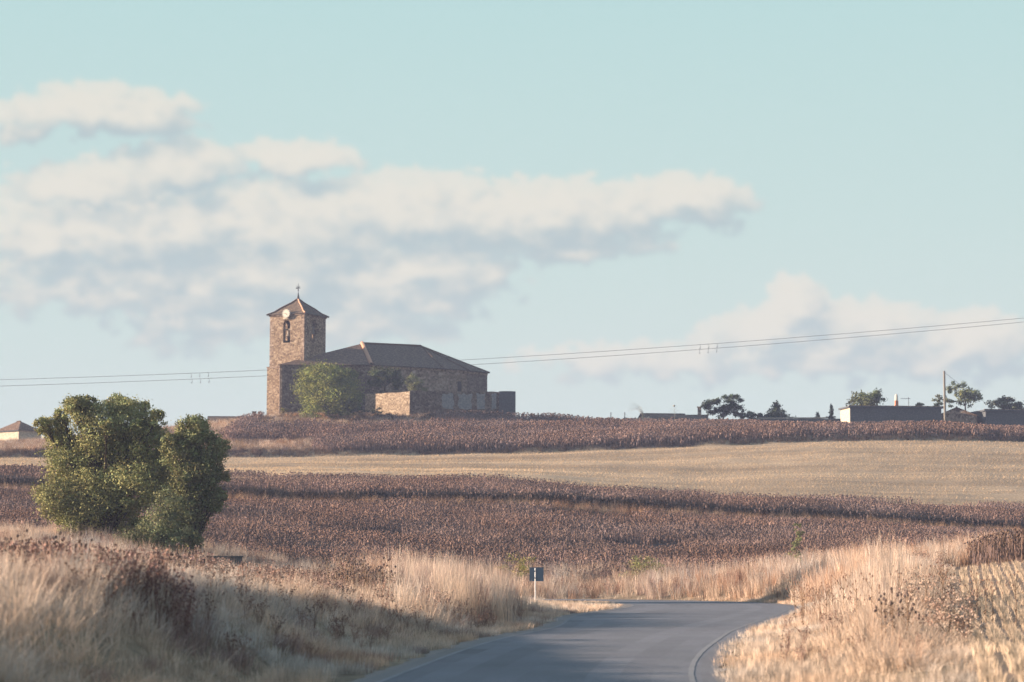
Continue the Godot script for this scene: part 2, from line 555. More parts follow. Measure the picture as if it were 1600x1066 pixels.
func grass_mesh(blades: int, h: float, spread: float, width: float, heads: bool, seed_: int) -> ArrayMesh:
	var r := RandomNumberGenerator.new()
	r.seed = seed_
	var g := Geo.new()
	for i in blades:
		var a := r.randf() * TAU
		var root := Vector3(cos(a), 0, sin(a)) * spread * 0.5 * sqrt(r.randf())
		var lean := Vector3(cos(a + r.randf_range(-0.8, 0.8)), 0, sin(a + r.randf_range(-0.8, 0.8))) * r.randf_range(0.03, 0.34) * h
		var top := h * r.randf_range(0.55, 1.0)
		var w := Vector3(cos(a + 1.2), 0, sin(a + 1.2)) * width * 0.5
		var p1 := root + lean * 0.25 + Vector3.UP * top * 0.5
		var p2 := root + lean + Vector3.UP * top
		var k := r.randf_range(0.78, 1.18)
		var low := Color(0.86 * k, 0.84 * k, 0.80 * k)
		var tip := Color(1.04 * k, k, 0.95 * k)
		g.quad(root - w, p1 - w * 0.8, p1 + w * 0.8, root + w, low)
		g.tri(p1 - w * 0.8, p2, p1 + w * 0.8, tip)
		if heads and i % 3 == 0:
			# a loose panicle: a few hair-thin side sprigs near the tip
			for b in 4:
				var q := p1.lerp(p2, 0.62 + 0.1 * b)
				var t := q + Vector3(r.randfn() * 0.035, 0.05 + 0.03 * r.randf(), r.randfn() * 0.035) * h
				g.tri(q - w * 0.6, t, q + w * 0.6, Color(1.02 * k, 0.95 * k, 0.90 * k))
	return g.mesh(M.straw)

func weed_mesh(seed_: int) -> ArrayMesh:
	# a dry branching weed: bare forked stems ending in small seed clusters
	var r := RandomNumberGenerator.new()
	r.seed = seed_
	var g := Geo.new()
	for i in 7:
		var a := r.randf() * TAU
		var out := Vector3(cos(a), 0, sin(a))
		var y := r.randf_range(0.15, 0.6)
		var tip := out * r.randf_range(0.08, 0.28) + Vector3.UP * r.randf_range(0.6, 1.0)
		var root := out * 0.03
		g.tube([root, root + Vector3.UP * y, tip], [0.009, 0.007, 0.004], 3, Color(0.9, 0.85, 0.8))
		for b in 9:
			var p := (root + Vector3.UP * y).lerp(tip, r.randf_range(0.35, 1.05)) + Vector3(r.randfn(), r.randfn(), r.randfn()) * 0.035
			var u := Vector3(r.randfn(), r.randfn(), r.randfn()).normalized() * 0.026
			var w := u.cross(Vector3(r.randfn(), r.randfn(), r.randfn())).normalized() * 0.022
			var k := r.randf_range(0.6, 1.2)
			g.quad(p - u, p - w, p + u, p + w, Color(k, k * 0.9, k * 0.85))
	return g.mesh(M.dead)

func flower_mesh(seed_: int, simple: bool, lean := 1.0) -> ArrayMesh:
	# a dead sunflower: thin stalk, drooping withered leaves, hanging head
	var r := RandomNumberGenerator.new()
	r.seed = seed_
	var g := Geo.new()
	var h := 1.0
	var a := r.randf() * TAU
	var bend := Vector3(cos(a), 0, sin(a))
	var stalk := Color(0.30, 0.195, 0.135)
	g.tube([Vector3.ZERO, Vector3(0, h * 0.8, 0) + bend * 0.03, Vector3(0, h, 0) + bend * 0.08], [0.018 * lean, 0.015 * lean, 0.012 * lean], 3, stalk)
	g.tube([Vector3(0, h, 0) + bend * 0.08, Vector3(0, h - 0.06, 0) + bend * 0.17], [0.015, 0.02], 3, stalk)
	var hc := Vector3(0, h - 0.07, 0) + bend * 0.18
	g.ball(hc, Vector3(0.105, 0.06, 0.105) * lean, 5, 3, Color(0.15, 0.105, 0.095))
	for i in (8 if simple else 12):
		var b := r.randf() * TAU
		var y := r.randf_range(0.22, 0.9)
		var out := Vector3(cos(b), 0, sin(b))
		var side := Vector3(-sin(b), 0, cos(b)) * r.randf_range(0.022, 0.05) * lean
		var p := Vector3(0, y, 0)
		var q := p + out * r.randf_range(0.05, 0.12) * lean + Vector3.UP * 0.03
		var e := q + out * r.randf_range(0.0, 0.06) - Vector3.UP * r.randf_range(0.16, 0.32)
		var k := r.randf_range(0.82, 1.18)
		var col := Color(0.25 * k, 0.176 * k, 0.160 * k)
		g.tri(p, q - side, q + side, col)
		g.quad(q - side, e - side * 0.4, e + side * 0.4, q + side, col)
	return g.mesh(M.dead)

func scatter(called: String, label: String, meshes: Array, spots: Array) -> void:
	# spots: [position, scale, colour]; one object per shape of tuft
	for k in meshes.size():
		var mine := []
		for i in range(k, spots.size(), meshes.size()):
			mine.append(spots[i])
		var mm := MultiMesh.new()
		mm.transform_format = MultiMesh.TRANSFORM_3D
		mm.use_colors = true
		mm.mesh = meshes[k]
		mm.instance_count = mine.size()
		var buf := PackedFloat32Array()
		buf.resize(mine.size() * 16)
		var o := 0
		for s in mine:
			var p: Vector3 = s[0]
			var q: Vector3 = s[1]
			var a := rng.randf() * TAU
			var tilt := rng.randf_range(-0.10, 0.10)
			var bs := Basis(Vector3.UP, a) * Basis(Vector3.RIGHT, tilt) * Basis.from_scale(q)
			var col: Color = s[2]
			buf[o] = bs.x.x; buf[o + 1] = bs.y.x; buf[o + 2] = bs.z.x; buf[o + 3] = p.x
			buf[o + 4] = bs.x.y; buf[o + 5] = bs.y.y; buf[o + 6] = bs.z.y; buf[o + 7] = p.y
			buf[o + 8] = bs.x.z; buf[o + 9] = bs.y.z; buf[o + 10] = bs.z.z; buf[o + 11] = p.z
			buf[o + 12] = col.r; buf[o + 13] = col.g; buf[o + 14] = col.b; buf[o + 15] = 1.0
			o += 16
		mm.buffer = buf
		var n := MultiMeshInstance3D.new()
		n.multimesh = mm
		n.name = called
		add_child(n, true)
		tag(n, label, called.replace("_", " "), "", "stuff")

func tint(base: Color, x: float, z: float, amount := 0.25) -> Color:
	var k := 1.0 + amount * (rng.randf() - 0.5) * 2.0 + 0.35 * fbm.get_noise_2d(x * 5.0, z * 5.0)
	var patch := fine.get_noise_2d(x * 8.0 + 40.0, z * 5.0)
	if patch > 0.14 and (x < 3.0 or z < -160.0):       # mauve-brown stands among the straw
		base = base.lerp(Color(base.r * 0.55, base.g * 0.48, base.b * 0.52), smoothstep(0.14, 0.34, patch))
	var warm := 1.0 + 0.22 * fine.get_noise_2d(x * 2.5 + 300.0, z * 2.5)
	return Color(base.r * k * warm, base.g * k, base.b * k / warm)

func flower_spots(z0: float, z1: float, row: float, step: float, height: float, keep: Callable) -> Array:
	var out := []
	var z := z0
	while z > z1:
		var half := 8.0 - z * 0.245
		var x := -half
		while x < half:
			x += step * rng.randf_range(0.6, 1.4)
			var zz := z + rng.randf_range(-0.5, 0.5) * row
			if keep.call(x, zz):
				var slim := 0.75 if zz > -150.0 else 1.0
				var h := height * rng.randf_range(0.72, 1.15) * (1.0 + 0.22 * fbm.get_noise_2d(x * 3.0, zz * 3.0)) * (1.1 if zz > -150.0 else 1.0)
				var w := h * slim * rng.randf_range(0.85, 1.2)
				var k := rng.randf_range(0.84, 1.16) * (1.0 + 0.5 * fine.get_noise_2d(x * 1.2, zz * 1.2)) * (0.62 if zz > -150.0 else 1.0)
				var red := 1.0 + 0.12 * fbm.get_noise_2d(x * 2.0 + 77.0, zz * 2.0)
				out.append([on_ground(x, zz, -0.02), Vector3(w, h, w), Color(k * red, k, k / red)])
		z -= row
	return out

func shrub_crown(clusters: Array, col: Color, leaves: int, size: float, seed_: int, hang := 0.0) -> Geo:
	# leaves gathered into sprays on the shells of a few clusters; each cluster is [centre, radii, tone]
	var r := RandomNumberGenerator.new()
	r.seed = seed_
	var g := Geo.new()
	var total := 0.0
	for k in clusters:
		total += k[1].x * k[1].y
	for k in clusters:
		var mid: Vector3 = k[0]
		var rad: Vector3 = k[1]
		var mine := int(leaves * rad.x * rad.y / total)
		var sprays := clampi(mine / 55, 6, 130)
		for s in sprays:
			var d := Vector3(r.randfn(), r.randfn() + 0.15, r.randfn()).normalized()
			var reach := r.randf_range(0.62, 1.16)
			var at := mid + d * rad * reach * 0.9
			var tone: float = k[2] * r.randf_range(0.6, 1.35)
			var yellow := r.randf_range(0.9, 1.15)
			for i in mine / sprays:
				var p := at + Vector3(r.randfn(), r.randfn() * 0.8 - hang * absf(r.randfn()), r.randfn()) * (rad * 0.11 + Vector3.ONE * 0.045 * rad.length())
				var out := (d * 0.5 + Vector3(r.randfn(), r.randfn(), r.randfn()) * 0.6).normalized()
				var u := out.cross(Vector3(r.randfn(), r.randfn(), r.randfn())).normalized() * size * r.randf_range(0.6, 1.3)
				var w := out.cross(u) * 0.55
				var t := tone * r.randf_range(0.88, 1.12)
				g.quad(p - u, p - w, p + u, p + w, Color(col.r * t * yellow, col.g * t, col.b * t))
	return g

func tree(called: String, label: String, category: String, x: float, z: float, clusters: Array, col: Color, leaves: int, size: float, seed_: int, trunk := 0.2, group := "", hang := 0.0, root: Node3D = null) -> Node3D:
	var t := root if root else thing(called, label, category, on_ground(x, z, -0.05), group)
	var g := Geo.new()
	var r := RandomNumberGenerator.new()
	r.seed = seed_ + 5
	var low: float = 1e9
	for k in clusters:
		low = minf(low, k[0].y - k[1].y * 0.6)
	var fork := Vector3(0, maxf(low, 0.3), 0)
	g.tube([Vector3(0, -0.3, 0), fork * 0.5 + Vector3(r.randf_range(-0.1, 0.1), 0, 0), fork], [trunk * 1.3, trunk, trunk * 0.85], 7)
	for k in clusters:
		var e: Vector3 = k[0]
		var m := fork.lerp(e, 0.5) + Vector3(0, 0.12 * e.distance_to(fork), 0)
		g.tube([fork - Vector3(0, 0.1, 0), m, e], [trunk * 0.6, trunk * 0.35, trunk * 0.12], 5)
		for i in 4:
			var tip: Vector3 = e + Vector3(r.randf_range(-1, 1), r.randf_range(-0.3, 1), r.randf_range(-1, 1)) * k[1] * 0.9
			g.tube([m.lerp(e, 0.6), tip], [trunk * 0.16, trunk * 0.04], 3)
	put("trunk", g, M.bark, t)
	put("crown", shrub_crown(clusters, col, leaves, size, seed_, hang), M.leaf, t)
	return t

func ragged(clusters: Array, n: int, seed_: int) -> void:
	# small outlying sprays that break up a crown's outline
	var r := RandomNumberGenerator.new()
	r.seed = seed_
	var m := clusters.size()
	for i in n:
		var k: Array = clusters[r.randi() % m]
		var d := Vector3(r.randfn(), r.randfn() * 0.8 + 0.35, r.randfn()).normalized()
		var q := r.randf_range(0.28, 0.6)
		clusters.append([k[0] + d * k[1] * r.randf_range(0.9, 1.35), Vector3(q, q * 1.15, q), r.randf_range(0.75, 1.2)])

func lifted(up: float, clusters: Array) -> Array:
	for k in clusters:
		k[0].y += up
	return clusters

func blob(h: float, rx: float, low: float, n: int, seed_: int, taper := 0.0) -> Array:
	# cluster list for a simple crown from height low to h with half-width rx
	var r := RandomNumberGenerator.new()
	r.seed = seed_
	var out := []
	for i in n:
		var f := (i + 0.5) / n
		var y := lerpf(low, h, f)
		var prof := sin(PI * clampf(f * 0.86 + 0.10, 0, 1)) if taper == 0.0 else (1.0 - f) * taper + 0.08
		var a := r.randf() * TAU
		var off := rx * prof * (0.55 if taper == 0.0 else 0.2)
		var rr := rx * (0.30 + 0.30 * prof) if taper == 0.0 else rx * prof
		var ry := minf(rr * 0.85, (h - low) * 0.28) if taper == 0.0 else maxf((h - low) / n * 1.1, rr * 0.45)
		out.append([Vector3(cos(a) * off, clampf(y, low + ry * 0.5, h - ry), sin(a) * off), Vector3(rr, ry, rr), r.randf_range(0.8, 1.15)])
	return out

# ------------------------------------------------------------------ things

func thistle_kind(seed_: int, heads: int, rust: bool) -> Node3D:
	var r := RandomNumberGenerator.new()
	r.seed = seed_
	var t := Node3D.new()
	var g := Geo.new()
	var ball := Geo.new()
	ball.ball(Vector3.ZERO, Vector3(0.032, 0.038, 0.032) * (0.75 if rust else 1.0), 6, 4)
	for i in 9:   # bristles round the head
		var e := (i % 3 - 1) * 0.7
		var d := Vector3(cos(i * 2.1) * cos(e), sin(e), sin(i * 2.1) * cos(e))
		var w := Vector3(-d.z, 0, d.x) * 0.008
		ball.tri(d * 0.026 - w, d * 0.056, d * 0.026 + w)
	var bm := ball.mesh(M.seed_rust if rust else M.seed)
	var h := 1.25
	g.tube([Vector3(0, -0.1, 0), Vector3(0.02, h * 0.5, 0.01), Vector3(0.0, h, 0.03)], [0.014, 0.011, 0.006], 4)
	var tips := [Vector3(0, h + 0.03, 0.03)]
	for i in heads - 1:
		var a := i * 2.4 + r.randf()
		var y := h * r.randf_range(0.35, 0.85)
		var tip := Vector3(cos(a), 0, sin(a)) * r.randf_range(0.12, 0.34) + Vector3.UP * (y + r.randf_range(0.12, 0.4))
		g.tube([Vector3(0.01, y, 0.01), tip * Vector3(0.7, 1, 0.7) - Vector3(0, 0.1, 0), tip], [0.008, 0.006, 0.004], 3)
		tips.append(tip)
	for i in 8:   # withered leaves on the stem
		var a := r.randf() * TAU
		var y := r.randf_range(0.1, 0.9)
		var o := Vector3(cos(a), 0, sin(a))
		var s := Vector3(-sin(a), 0, cos(a)) * 0.03
		g.tri(Vector3(0, y, 0) - s, Vector3(0, y, 0) + o * 0.2 - Vector3(0, 0.08, 0), Vector3(0, y, 0) + s)
	put("stem", g, M.stalk, t)
	for p: Vector3 in tips:
		put_mesh("seed_head", bm, t, p)
	return t

func thistles(kinds: Array, called: String, label: String, category: String, group: String, spots: Array) -> void:
	var i := 0
	for s in spots:
		var t: Node3D = kinds[i % kinds.size()].duplicate()
		t.name = called
		add_child(t, true)
		t.position = on_ground(s[0], s[1])
		t.rotation.y = rng.randf() * TAU
		t.scale = Vector3.ONE * s[2]
		tag(t, label, category, group)
		i += 1

func arch_wall(g: Geo, w: float, y0: float, y1: float, thick: float, cx: float, ay: float, aw: float, ah: float, xf: Transform3D) -> void:
	# a wall from x = 0 to w with one round-headed opening, in two halves that meet at the middle of the opening
	var spring := ay + ah - aw * 0.5
	for side: float in [-1.0, 1.0]:
		var poly := PackedVector2Array()
		var edge := 0.0 if side < 0 else w
		poly.append(Vector2(edge, y0))
		poly.append(Vector2(cx, y0))
		poly.append(Vector2(cx, ay))
		poly.append(Vector2(cx + side * aw * 0.5, ay))
		for i in 6:
			var a := PI * 0.5 * i / 5.0
			poly.append(Vector2(cx + side * aw * 0.5 * cos(a), spring + aw * 0.5 * sin(a)))
		poly.append(Vector2(cx, y1))
		poly.append(Vector2(edge, y1))
		g.prism(poly, thick, xf)

func frame_on(p: Vector3, along: Vector3) -> Transform3D:
	# x along the wall, y up, z outward (to the viewer when «along» runs to the right)
	var x := along.normalized()
	return Transform3D(Basis(x, Vector3.UP, x.cross(Vector3.UP)), p)

func roof_plane(g: Geo, pts: Array) -> void:
	var along: Vector3 = (pts[1] - pts[0]).normalized()
	var nrm: Vector3 = (pts[1] - pts[0]).cross(pts[2] - pts[0]).normalized()
	var up := nrm.cross(along)
	for i in range(1, pts.size() - 1):
		g.tri_uv(pts[0], pts[i + 1], pts[i], pts[0], along, up)

func lathe(prof: Array, sides: int) -> Geo:
	var g := Geo.new()
	for i in prof.size() - 1:
		for k in sides:
			var a0 := TAU * k / sides
			var a1 := TAU * (k + 1) / sides
			var p: Vector2 = prof[i]
			var q: Vector2 = prof[i + 1]
			g.quad(Vector3(cos(a0) * p.x, p.y, sin(a0) * p.x), Vector3(cos(a0) * q.x, q.y, sin(a0) * q.x), Vector3(cos(a1) * q.x, q.y, sin(a1) * q.x), Vector3(cos(a1) * p.x, p.y, sin(a1) * p.x))
	return g

func build_church() -> void:
	var ch := thing("church", "old stone village church with square clock tower and long tiled roof on the hill", "church")
	# --- tower: near corner P, left face runs along DL, right face along DR
	var P := Vector3(-37.96, 0, -419.5)
	var DL := Vector3(-0.891, 0, -0.454)
	var DR := Vector3(0.454, 0, -0.891)
	var S := 7.43
	var lw := Geo.new()
	var o := P - (DL + DR) * 0.32
	var L := S + 0.64
	var base := [o + DL * L, o, o + DR * L, o + DR * L + DL * L]
	for i in 4:
		var a: Vector3 = base[i]
		var b: Vector3 = base[(i + 1) % 4]
		var xf := frame_on(a, b - a)
		lw.prism(PackedVector2Array([Vector2(0, 29.5), Vector2(L - 0.9, 29.5), Vector2(L - 0.9, 39.7), Vector2(0, 39.7)]), 0.9, xf)
	var tower := put("tower", lw, M.stone, ch)
	var string_course := Geo.new()
	var mid := o + (DL + DR) * L * 0.5
	var tb := Basis(-DL, Vector3.UP, -DR)
	string_course.box(mid + Vector3(0, 39.79, 0), Vector3(L + 0.16, 0.2, L + 0.16), tb)
	put("string_course", string_course, M.stone_pale, tower)
	var up := Geo.new()
	var top := [P + DL * S, P, P + DR * S, P + DR * S + DL * S]
	for i in 4:
		var a: Vector3 = top[i]
		var b: Vector3 = top[(i + 1) % 4]
		arch_wall(up, S - 0.8, 39.89, 49.2, 0.8, S * 0.49 if i == 0 else S * 0.47, 44.2 if i == 0 else 45.1, 1.5 if i == 0 else 1.6, 4.2 if i == 0 else 3.5, frame_on(a, b - a))
	put("belfry_wall", up, M.stone, tower)
	for k in 3:   # dressed corner stones, long and short by turns
		var cs := Geo.new()
		var cp: Vector3 = [P, P + DL * S, P + DR * S][k]
		for i in 26:
			var long := 0.85 if i % 2 else 0.5
			var cb: Vector3 = cp + (DL * (long * 0.5 - 0.012) if k != 1 else -DL * (long * 0.5 - 0.012)) + (DR * ((1.35 - long) * 0.5 - 0.012) if k != 2 else -DR * ((1.35 - long) * 0.5 - 0.012))
			cs.box(cb + Vector3(0, 40.08 + i * 0.345, 0), Vector3(long, 0.32, 1.35 - long), tb)
		put("corner_stone", cs, M.stone_pale, tower).set_meta("kind", "stuff")
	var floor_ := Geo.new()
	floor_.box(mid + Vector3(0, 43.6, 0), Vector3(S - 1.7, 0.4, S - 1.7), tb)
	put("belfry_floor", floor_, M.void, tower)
	var corn := Geo.new()
	corn.box(mid + Vector3(0, 49.32, 0), Vector3(S + 0.4, 0.24, S + 0.4), tb)
	put("cornice", corn, M.stone_pale, tower)
	var roof := Geo.new()
	var lev := [[S * 0.5 + 0.45, 49.44], [S * 0.5 - 0.55, 50.0], [S * 0.30, 50.85], [S * 0.12, 51.85], [0.12, 52.6]]
	var quoin := [Vector2(1, -1), Vector2(1, 1), Vector2(-1, 1), Vector2(-1, -1)]
	for i in lev.size() - 1:
		for k in 4:
			var q0: Vector2 = quoin[k]
			var q1: Vector2 = quoin[(k + 1) % 4]
			var at := func(q: Vector2, l: Array) -> Vector3: return mid + tb * Vector3(q.x * l[0], l[1], q.y * l[0])
			roof_plane(roof, [at.call(q0, lev[i]), at.call(q1, lev[i]), at.call(q1, lev[i + 1]), at.call(q0, lev[i + 1])])
	put("tower_roof", roof, M.tiles, tower)
	for k in 4:
		var caps := Geo.new()
		var pts := []
		var rad := []
		for l in lev:
			pts.append(mid + tb * Vector3(quoin[k].x * l[0], l[1] + 0.04, quoin[k].y * l[0]))
			rad.append(0.17)
		caps.tube(pts, rad, 6)
		put("hip_tile", caps, M.cap if k == 1 else M.tiles_warm, tower)
	put("spire", lathe([Vector2(0.45, 51.9), Vector2(0.3, 52.7), Vector2(0.14, 53.4), Vector2(0.06, 53.9), Vector2(0.0, 54.0)], 8), M.slate, tower, Vector3(mid.x, 0, mid.z))
	var vane := Geo.new()
	vane.tube([Vector3(0, 53.8, 0), Vector3(0, 55.6, 0)], [0.05, 0.035], 5)
	vane.box(Vector3(0, 55.05, 0), Vector3(0.8, 0.07, 0.05))
	vane.ball(Vector3(0, 54.35, 0), Vector3(0.14, 0.14, 0.14), 6, 4)
	vane.prism(PackedVector2Array([Vector2(-0.45, 54.62), Vector2(0.1, 54.62), Vector2(0.45, 54.75), Vector2(0.1, 54.88), Vector2(-0.45, 54.8)]), 0.03, Transform3D(Basis(), Vector3.ZERO))
	put("weather_vane", vane, M.iron, tower, Vector3(mid.x, 0, mid.z))
	# bells hang in the two visible openings
	for i in 2:
		var spot := P + (DL if i == 0 else DR) * S * 0.5 + (DR if i == 0 else DL) * 0.55
		var bell := lathe([Vector2(0.0, 1.15), Vector2(0.18, 1.1), Vector2(0.27, 0.9), Vector2(0.32, 0.5), Vector2(0.42, 0.15), Vector2(0.5, 0.0), Vector2(0.44, 0.02), Vector2(0.28, 0.5)], 12)
		bell.box(Vector3(0, 1.3, 0), Vector3(1.5, 0.3, 0.22), Basis(Vector3.UP, atan2(-DL.z, DL.x) if i == 0 else atan2(-DR.z, DR.x)))
		put("bell", bell, M.bronze, tower, spot + Vector3(0, 45.4 if i == 0 else 46.0, 0))
	# clock on a small raised gable of the left face
	var cx := P + DL * S * 0.49 - DR * 0.55
	var face := frame_on(Vector3(cx.x, 49.55, cx.z), -DL)
	var disc := PackedVector2Array()
	for i in 20:
		disc.append(Vector2(cos(TAU * i / 20.0), sin(TAU * i / 20.0)) * 0.86)
	var cf := Geo.new()
	cf.prism(disc, 0.3, face)
	var clock := put("clock_face", cf, M.white, ch)
	var rim := Geo.new()
	for i in 20:
		var q0 := disc[i]
		var q1 := disc[(i + 1) % 20]
		rim.quad(face * Vector3(q1.x, q1.y, 0.03), face * Vector3(q0.x, q0.y, 0.03), face * Vector3(q0.x * 0.91, q0.y * 0.91, 0.03), face * Vector3(q1.x * 0.91, q1.y * 0.91, 0.03))
	put("clock_rim", rim, M.concrete, clock)
	var marks := Geo.new()
	for i in 12:
		var a := TAU * i / 12.0
		marks.box(face * (Vector3(sin(a), cos(a), 0) * 0.66 + Vector3(0, 0, 0.012)), Vector3(0.04, 0.15, 0.02), face.basis * Basis(Vector3.BACK, -a))
	put("hour_mark", marks, M.iron, clock).set_meta("kind", "stuff")
	for hand: Array in [[2.35, 0.4, 0.06], [4.9, 0.62, 0.045]]:
		var hd := Geo.new()
		hd.box(face * (Vector3(sin(hand[0]), cos(hand[0]), 0) * hand[1] * 0.42 + Vector3(0, 0, 0.04 + hand[2] * 0.2)), Vector3(hand[2], hand[1], 0.015), face.basis * Basis(Vector3.BACK, -hand[0]))
		put("clock_hand", hd, M.iron, clock)
	var backing := Geo.new()
	backing.prism(PackedVector2Array([Vector2(-0.8, -1.0), Vector2(0.35, -1.0), Vector2(0.35, 0.2), Vector2(-0.8, 0.2)]), 0.25, face * Transform3D(Basis(), Vector3(0, 0, -0.32)))
	put("clock_mount", backing, M.cream, ch)
	# --- body: an irregular plan with a low annex at the tower and a faceted east end
	var eave := 40.1
	var plan := [Vector3(-42.02, 0, -416.2), Vector3(-25.56, 0, -420.5), Vector3(-13.07, 0, -428), Vector3(-8.51, 0, -432), Vector3(-4.7, 0, -437), Vector3(-8.5, 0, -452), Vector3(-30.5, 0, -447), Vector3(-41.4, 0, -424.5)]
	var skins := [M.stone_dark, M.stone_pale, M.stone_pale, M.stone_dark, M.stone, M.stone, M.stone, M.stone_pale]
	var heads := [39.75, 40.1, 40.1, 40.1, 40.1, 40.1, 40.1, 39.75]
	var centre := Vector3(-22, 0, -435)
	for i in plan.size():
		var a: Vector3 = plan[i]
		var b: Vector3 = plan[(i + 1) % plan.size()]
		var w := Geo.new()
		var l := a.distance_to(b)
		var ha: float = heads[i] - 0.08
		var hb: float = heads[(i + 1) % plan.size()] - 0.08
		w.prism(PackedVector2Array([Vector2(0, 29), Vector2(l, 29), Vector2(l, hb), Vector2(0, ha)]), 0.45, frame_on(a, b - a))
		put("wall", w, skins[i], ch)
		if i in [1, 2, 3]:
			var band := Geo.new()
			band.prism(PackedVector2Array([Vector2(0.05, 39.55), Vector2(l - 0.05, 39.55), Vector2(l - 0.05, 39.9), Vector2(0.05, 39.9)]), 0.3, frame_on(a, b - a) * Transform3D(Basis(), Vector3(0, 0, 0.16)))
			put("eave_course", band, M.stone, ch)
	for q: Array in [[0.34, 0], [0.7, 1], [0.55, 3]]:   # small deep windows in the shaded walls
		var a: Vector3 = plan[1 + q[1]]
		var b: Vector3 = plan[2 + q[1]]
		var fr := frame_on(a.lerp(b, q[0]), b - a)
		var wn := Geo.new()
		wn.prism(PackedVector2Array([Vector2(-0.75, 35.4), Vector2(0.75, 35.4), Vector2(0.75, 38.2), Vector2(-0.75, 38.2)]), 0.1, fr * Transform3D(Basis(), Vector3(0, 0, 0.05)))
		var win := put("window", wn, M.stone, ch)
		var pane := Geo.new()
		pane.prism(PackedVector2Array([Vector2(-0.45, 35.7), Vector2(0.45, 35.7), Vector2(0.45, 37.9), Vector2(-0.45, 37.9)]), 0.04, fr * Transform3D(Basis(), Vector3(0, 0, 0.07)))
		put("pane", pane, M.void, win)
	var ov := []
	for i in plan.size():
		var d: Vector3 = (plan[i] - centre).normalized() * 0.5
		ov.append(plan[i] + d + Vector3(0, heads[i] - 0.06, 0))
	var R1 := Vector3(-28.25, 45.25, -433)
	var R2 := Vector3(-17.39, 45.3, -438.5)
	var north := Geo.new()
	roof_plane(north, [ov[4], ov[5], R2]); roof_plane(north, [ov[5], ov[6], R1, R2]); roof_plane(north, [ov[6], ov[7], R1])
	put("rear_roof", north, M.tiles, ch)
	var west := Geo.new()
	roof_plane(west, [ov[0], ov[1], R1]); roof_plane(west, [ov[7], ov[0], R1])
	put("west_roof", west, M.tiles_warm, ch)
	var south := Geo.new()
	roof_plane(south, [ov[1], ov[2], R2, R1])
	put("nave_roof", south, M.tiles, ch)
	var east := Geo.new()
	roof_plane(east, [ov[2], ov[3], R2]); roof_plane(east, [ov[3], ov[4], R2])
	put("apse_roof", east, M.tiles, ch)
	var caps2 := Geo.new()
	caps2.tube([ov[1] + Vector3(0, 0.1, 0), R1 + Vector3(0, 0.1, 0)], [0.36, 0.36], 8)
	put("hip_tile", caps2, M.cap, ch)
	var caps3 := Geo.new()
	caps3.tube([R1 + Vector3(0, 0.06, 0), R2 + Vector3(0, 0.06, 0)], [0.22, 0.22], 8)
	for q: Vector3 in [ov[2], ov[3], ov[4]]:
		caps3.tube([q + Vector3(0, 0.03, 0), R2 + Vector3(0, 0.03, 0)], [0.16, 0.16], 6)
	put("ridge_tile", caps3, M.tiles_warm, ch)

func jagged(l: float, y0: float, y1: float, r: RandomNumberGenerator, amount: float) -> PackedVector2Array:
	var p := PackedVector2Array([Vector2(0, y0), Vector2(l, y0)])
	var n := int(l / 0.9)
	for i in n + 1:
		p.append(Vector2(l - l * i / n, y1 + r.randf_range(-amount, amount)))
	return p

func build_yard_wall() -> void:
	var t := thing("churchyard_wall", "rubble retaining wall below the church with one sunlit end", "wall")
	var r := RandomNumberGenerator.new()
	r.seed = 41
	var A := Vector3(-26.6, 0, -417.4)
	var C := Vector3(-18.25, 0, -411)
	var E := Vector3(-2.3, 0, -412.6)
	var F := Vector3(0.62, 0, -412.9)
	var w := Geo.new()
	w.prism(jagged(A.distance_to(C) - 0.02, 28.5, 34.45, r, 0.10), 0.6, frame_on(A, C - A))
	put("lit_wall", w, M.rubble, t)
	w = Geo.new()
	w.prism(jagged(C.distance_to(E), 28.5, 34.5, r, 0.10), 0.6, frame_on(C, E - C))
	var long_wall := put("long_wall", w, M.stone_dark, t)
	for q: Array in [[6.2, 2.2], [9.3, 2.6], [12.1, 1.6], [14.5, 0.9]]:   # remains of pale plaster
		var g := Geo.new()
		var poly := PackedVector2Array()
		var hw: float = q[1] * 0.5
		for i in 22:   # ragged upright patch
			var a := TAU * i / 22.0
			var c := Vector2(clampf(cos(a) * 1.5, -1, 1) * hw, clampf(sin(a) * 1.5, -1, 1) * 1.45)
			poly.append(Vector2(q[0] + 0.6, 32.75) + c * r.randf_range(0.78, 1.08))
		g.prism(poly, 0.03, frame_on(C, E - C) * Transform3D(Basis(), Vector3(0, 0, 0.02)))
		put("plaster_patch", g, M.plaster, long_wall)
	w = Geo.new()
	w.prism(jagged(E.distance_to(F), 28.5, 34.6, r, 0.05), 3.0, frame_on(E + Vector3(0.02, 0, 0.35), F - E))
	put("end_pier", w, M.slate, t)
	w = Geo.new()   # the earth that the wall holds
	w.prism(PackedVector2Array([Vector2(-26.2, 417.8), Vector2(-18.4, 411.7), Vector2(-1.5, 413.2), Vector2(-1.5, 431), Vector2(-14, 428.5), Vector2(-25.8, 421.5)]), 5.5, Transform3D(Basis(Vector3.RIGHT, Vector3(0, 0, -1), Vector3.UP), Vector3(0, 33.9, 0)))
	put("terrace", w, M.rubble, t)

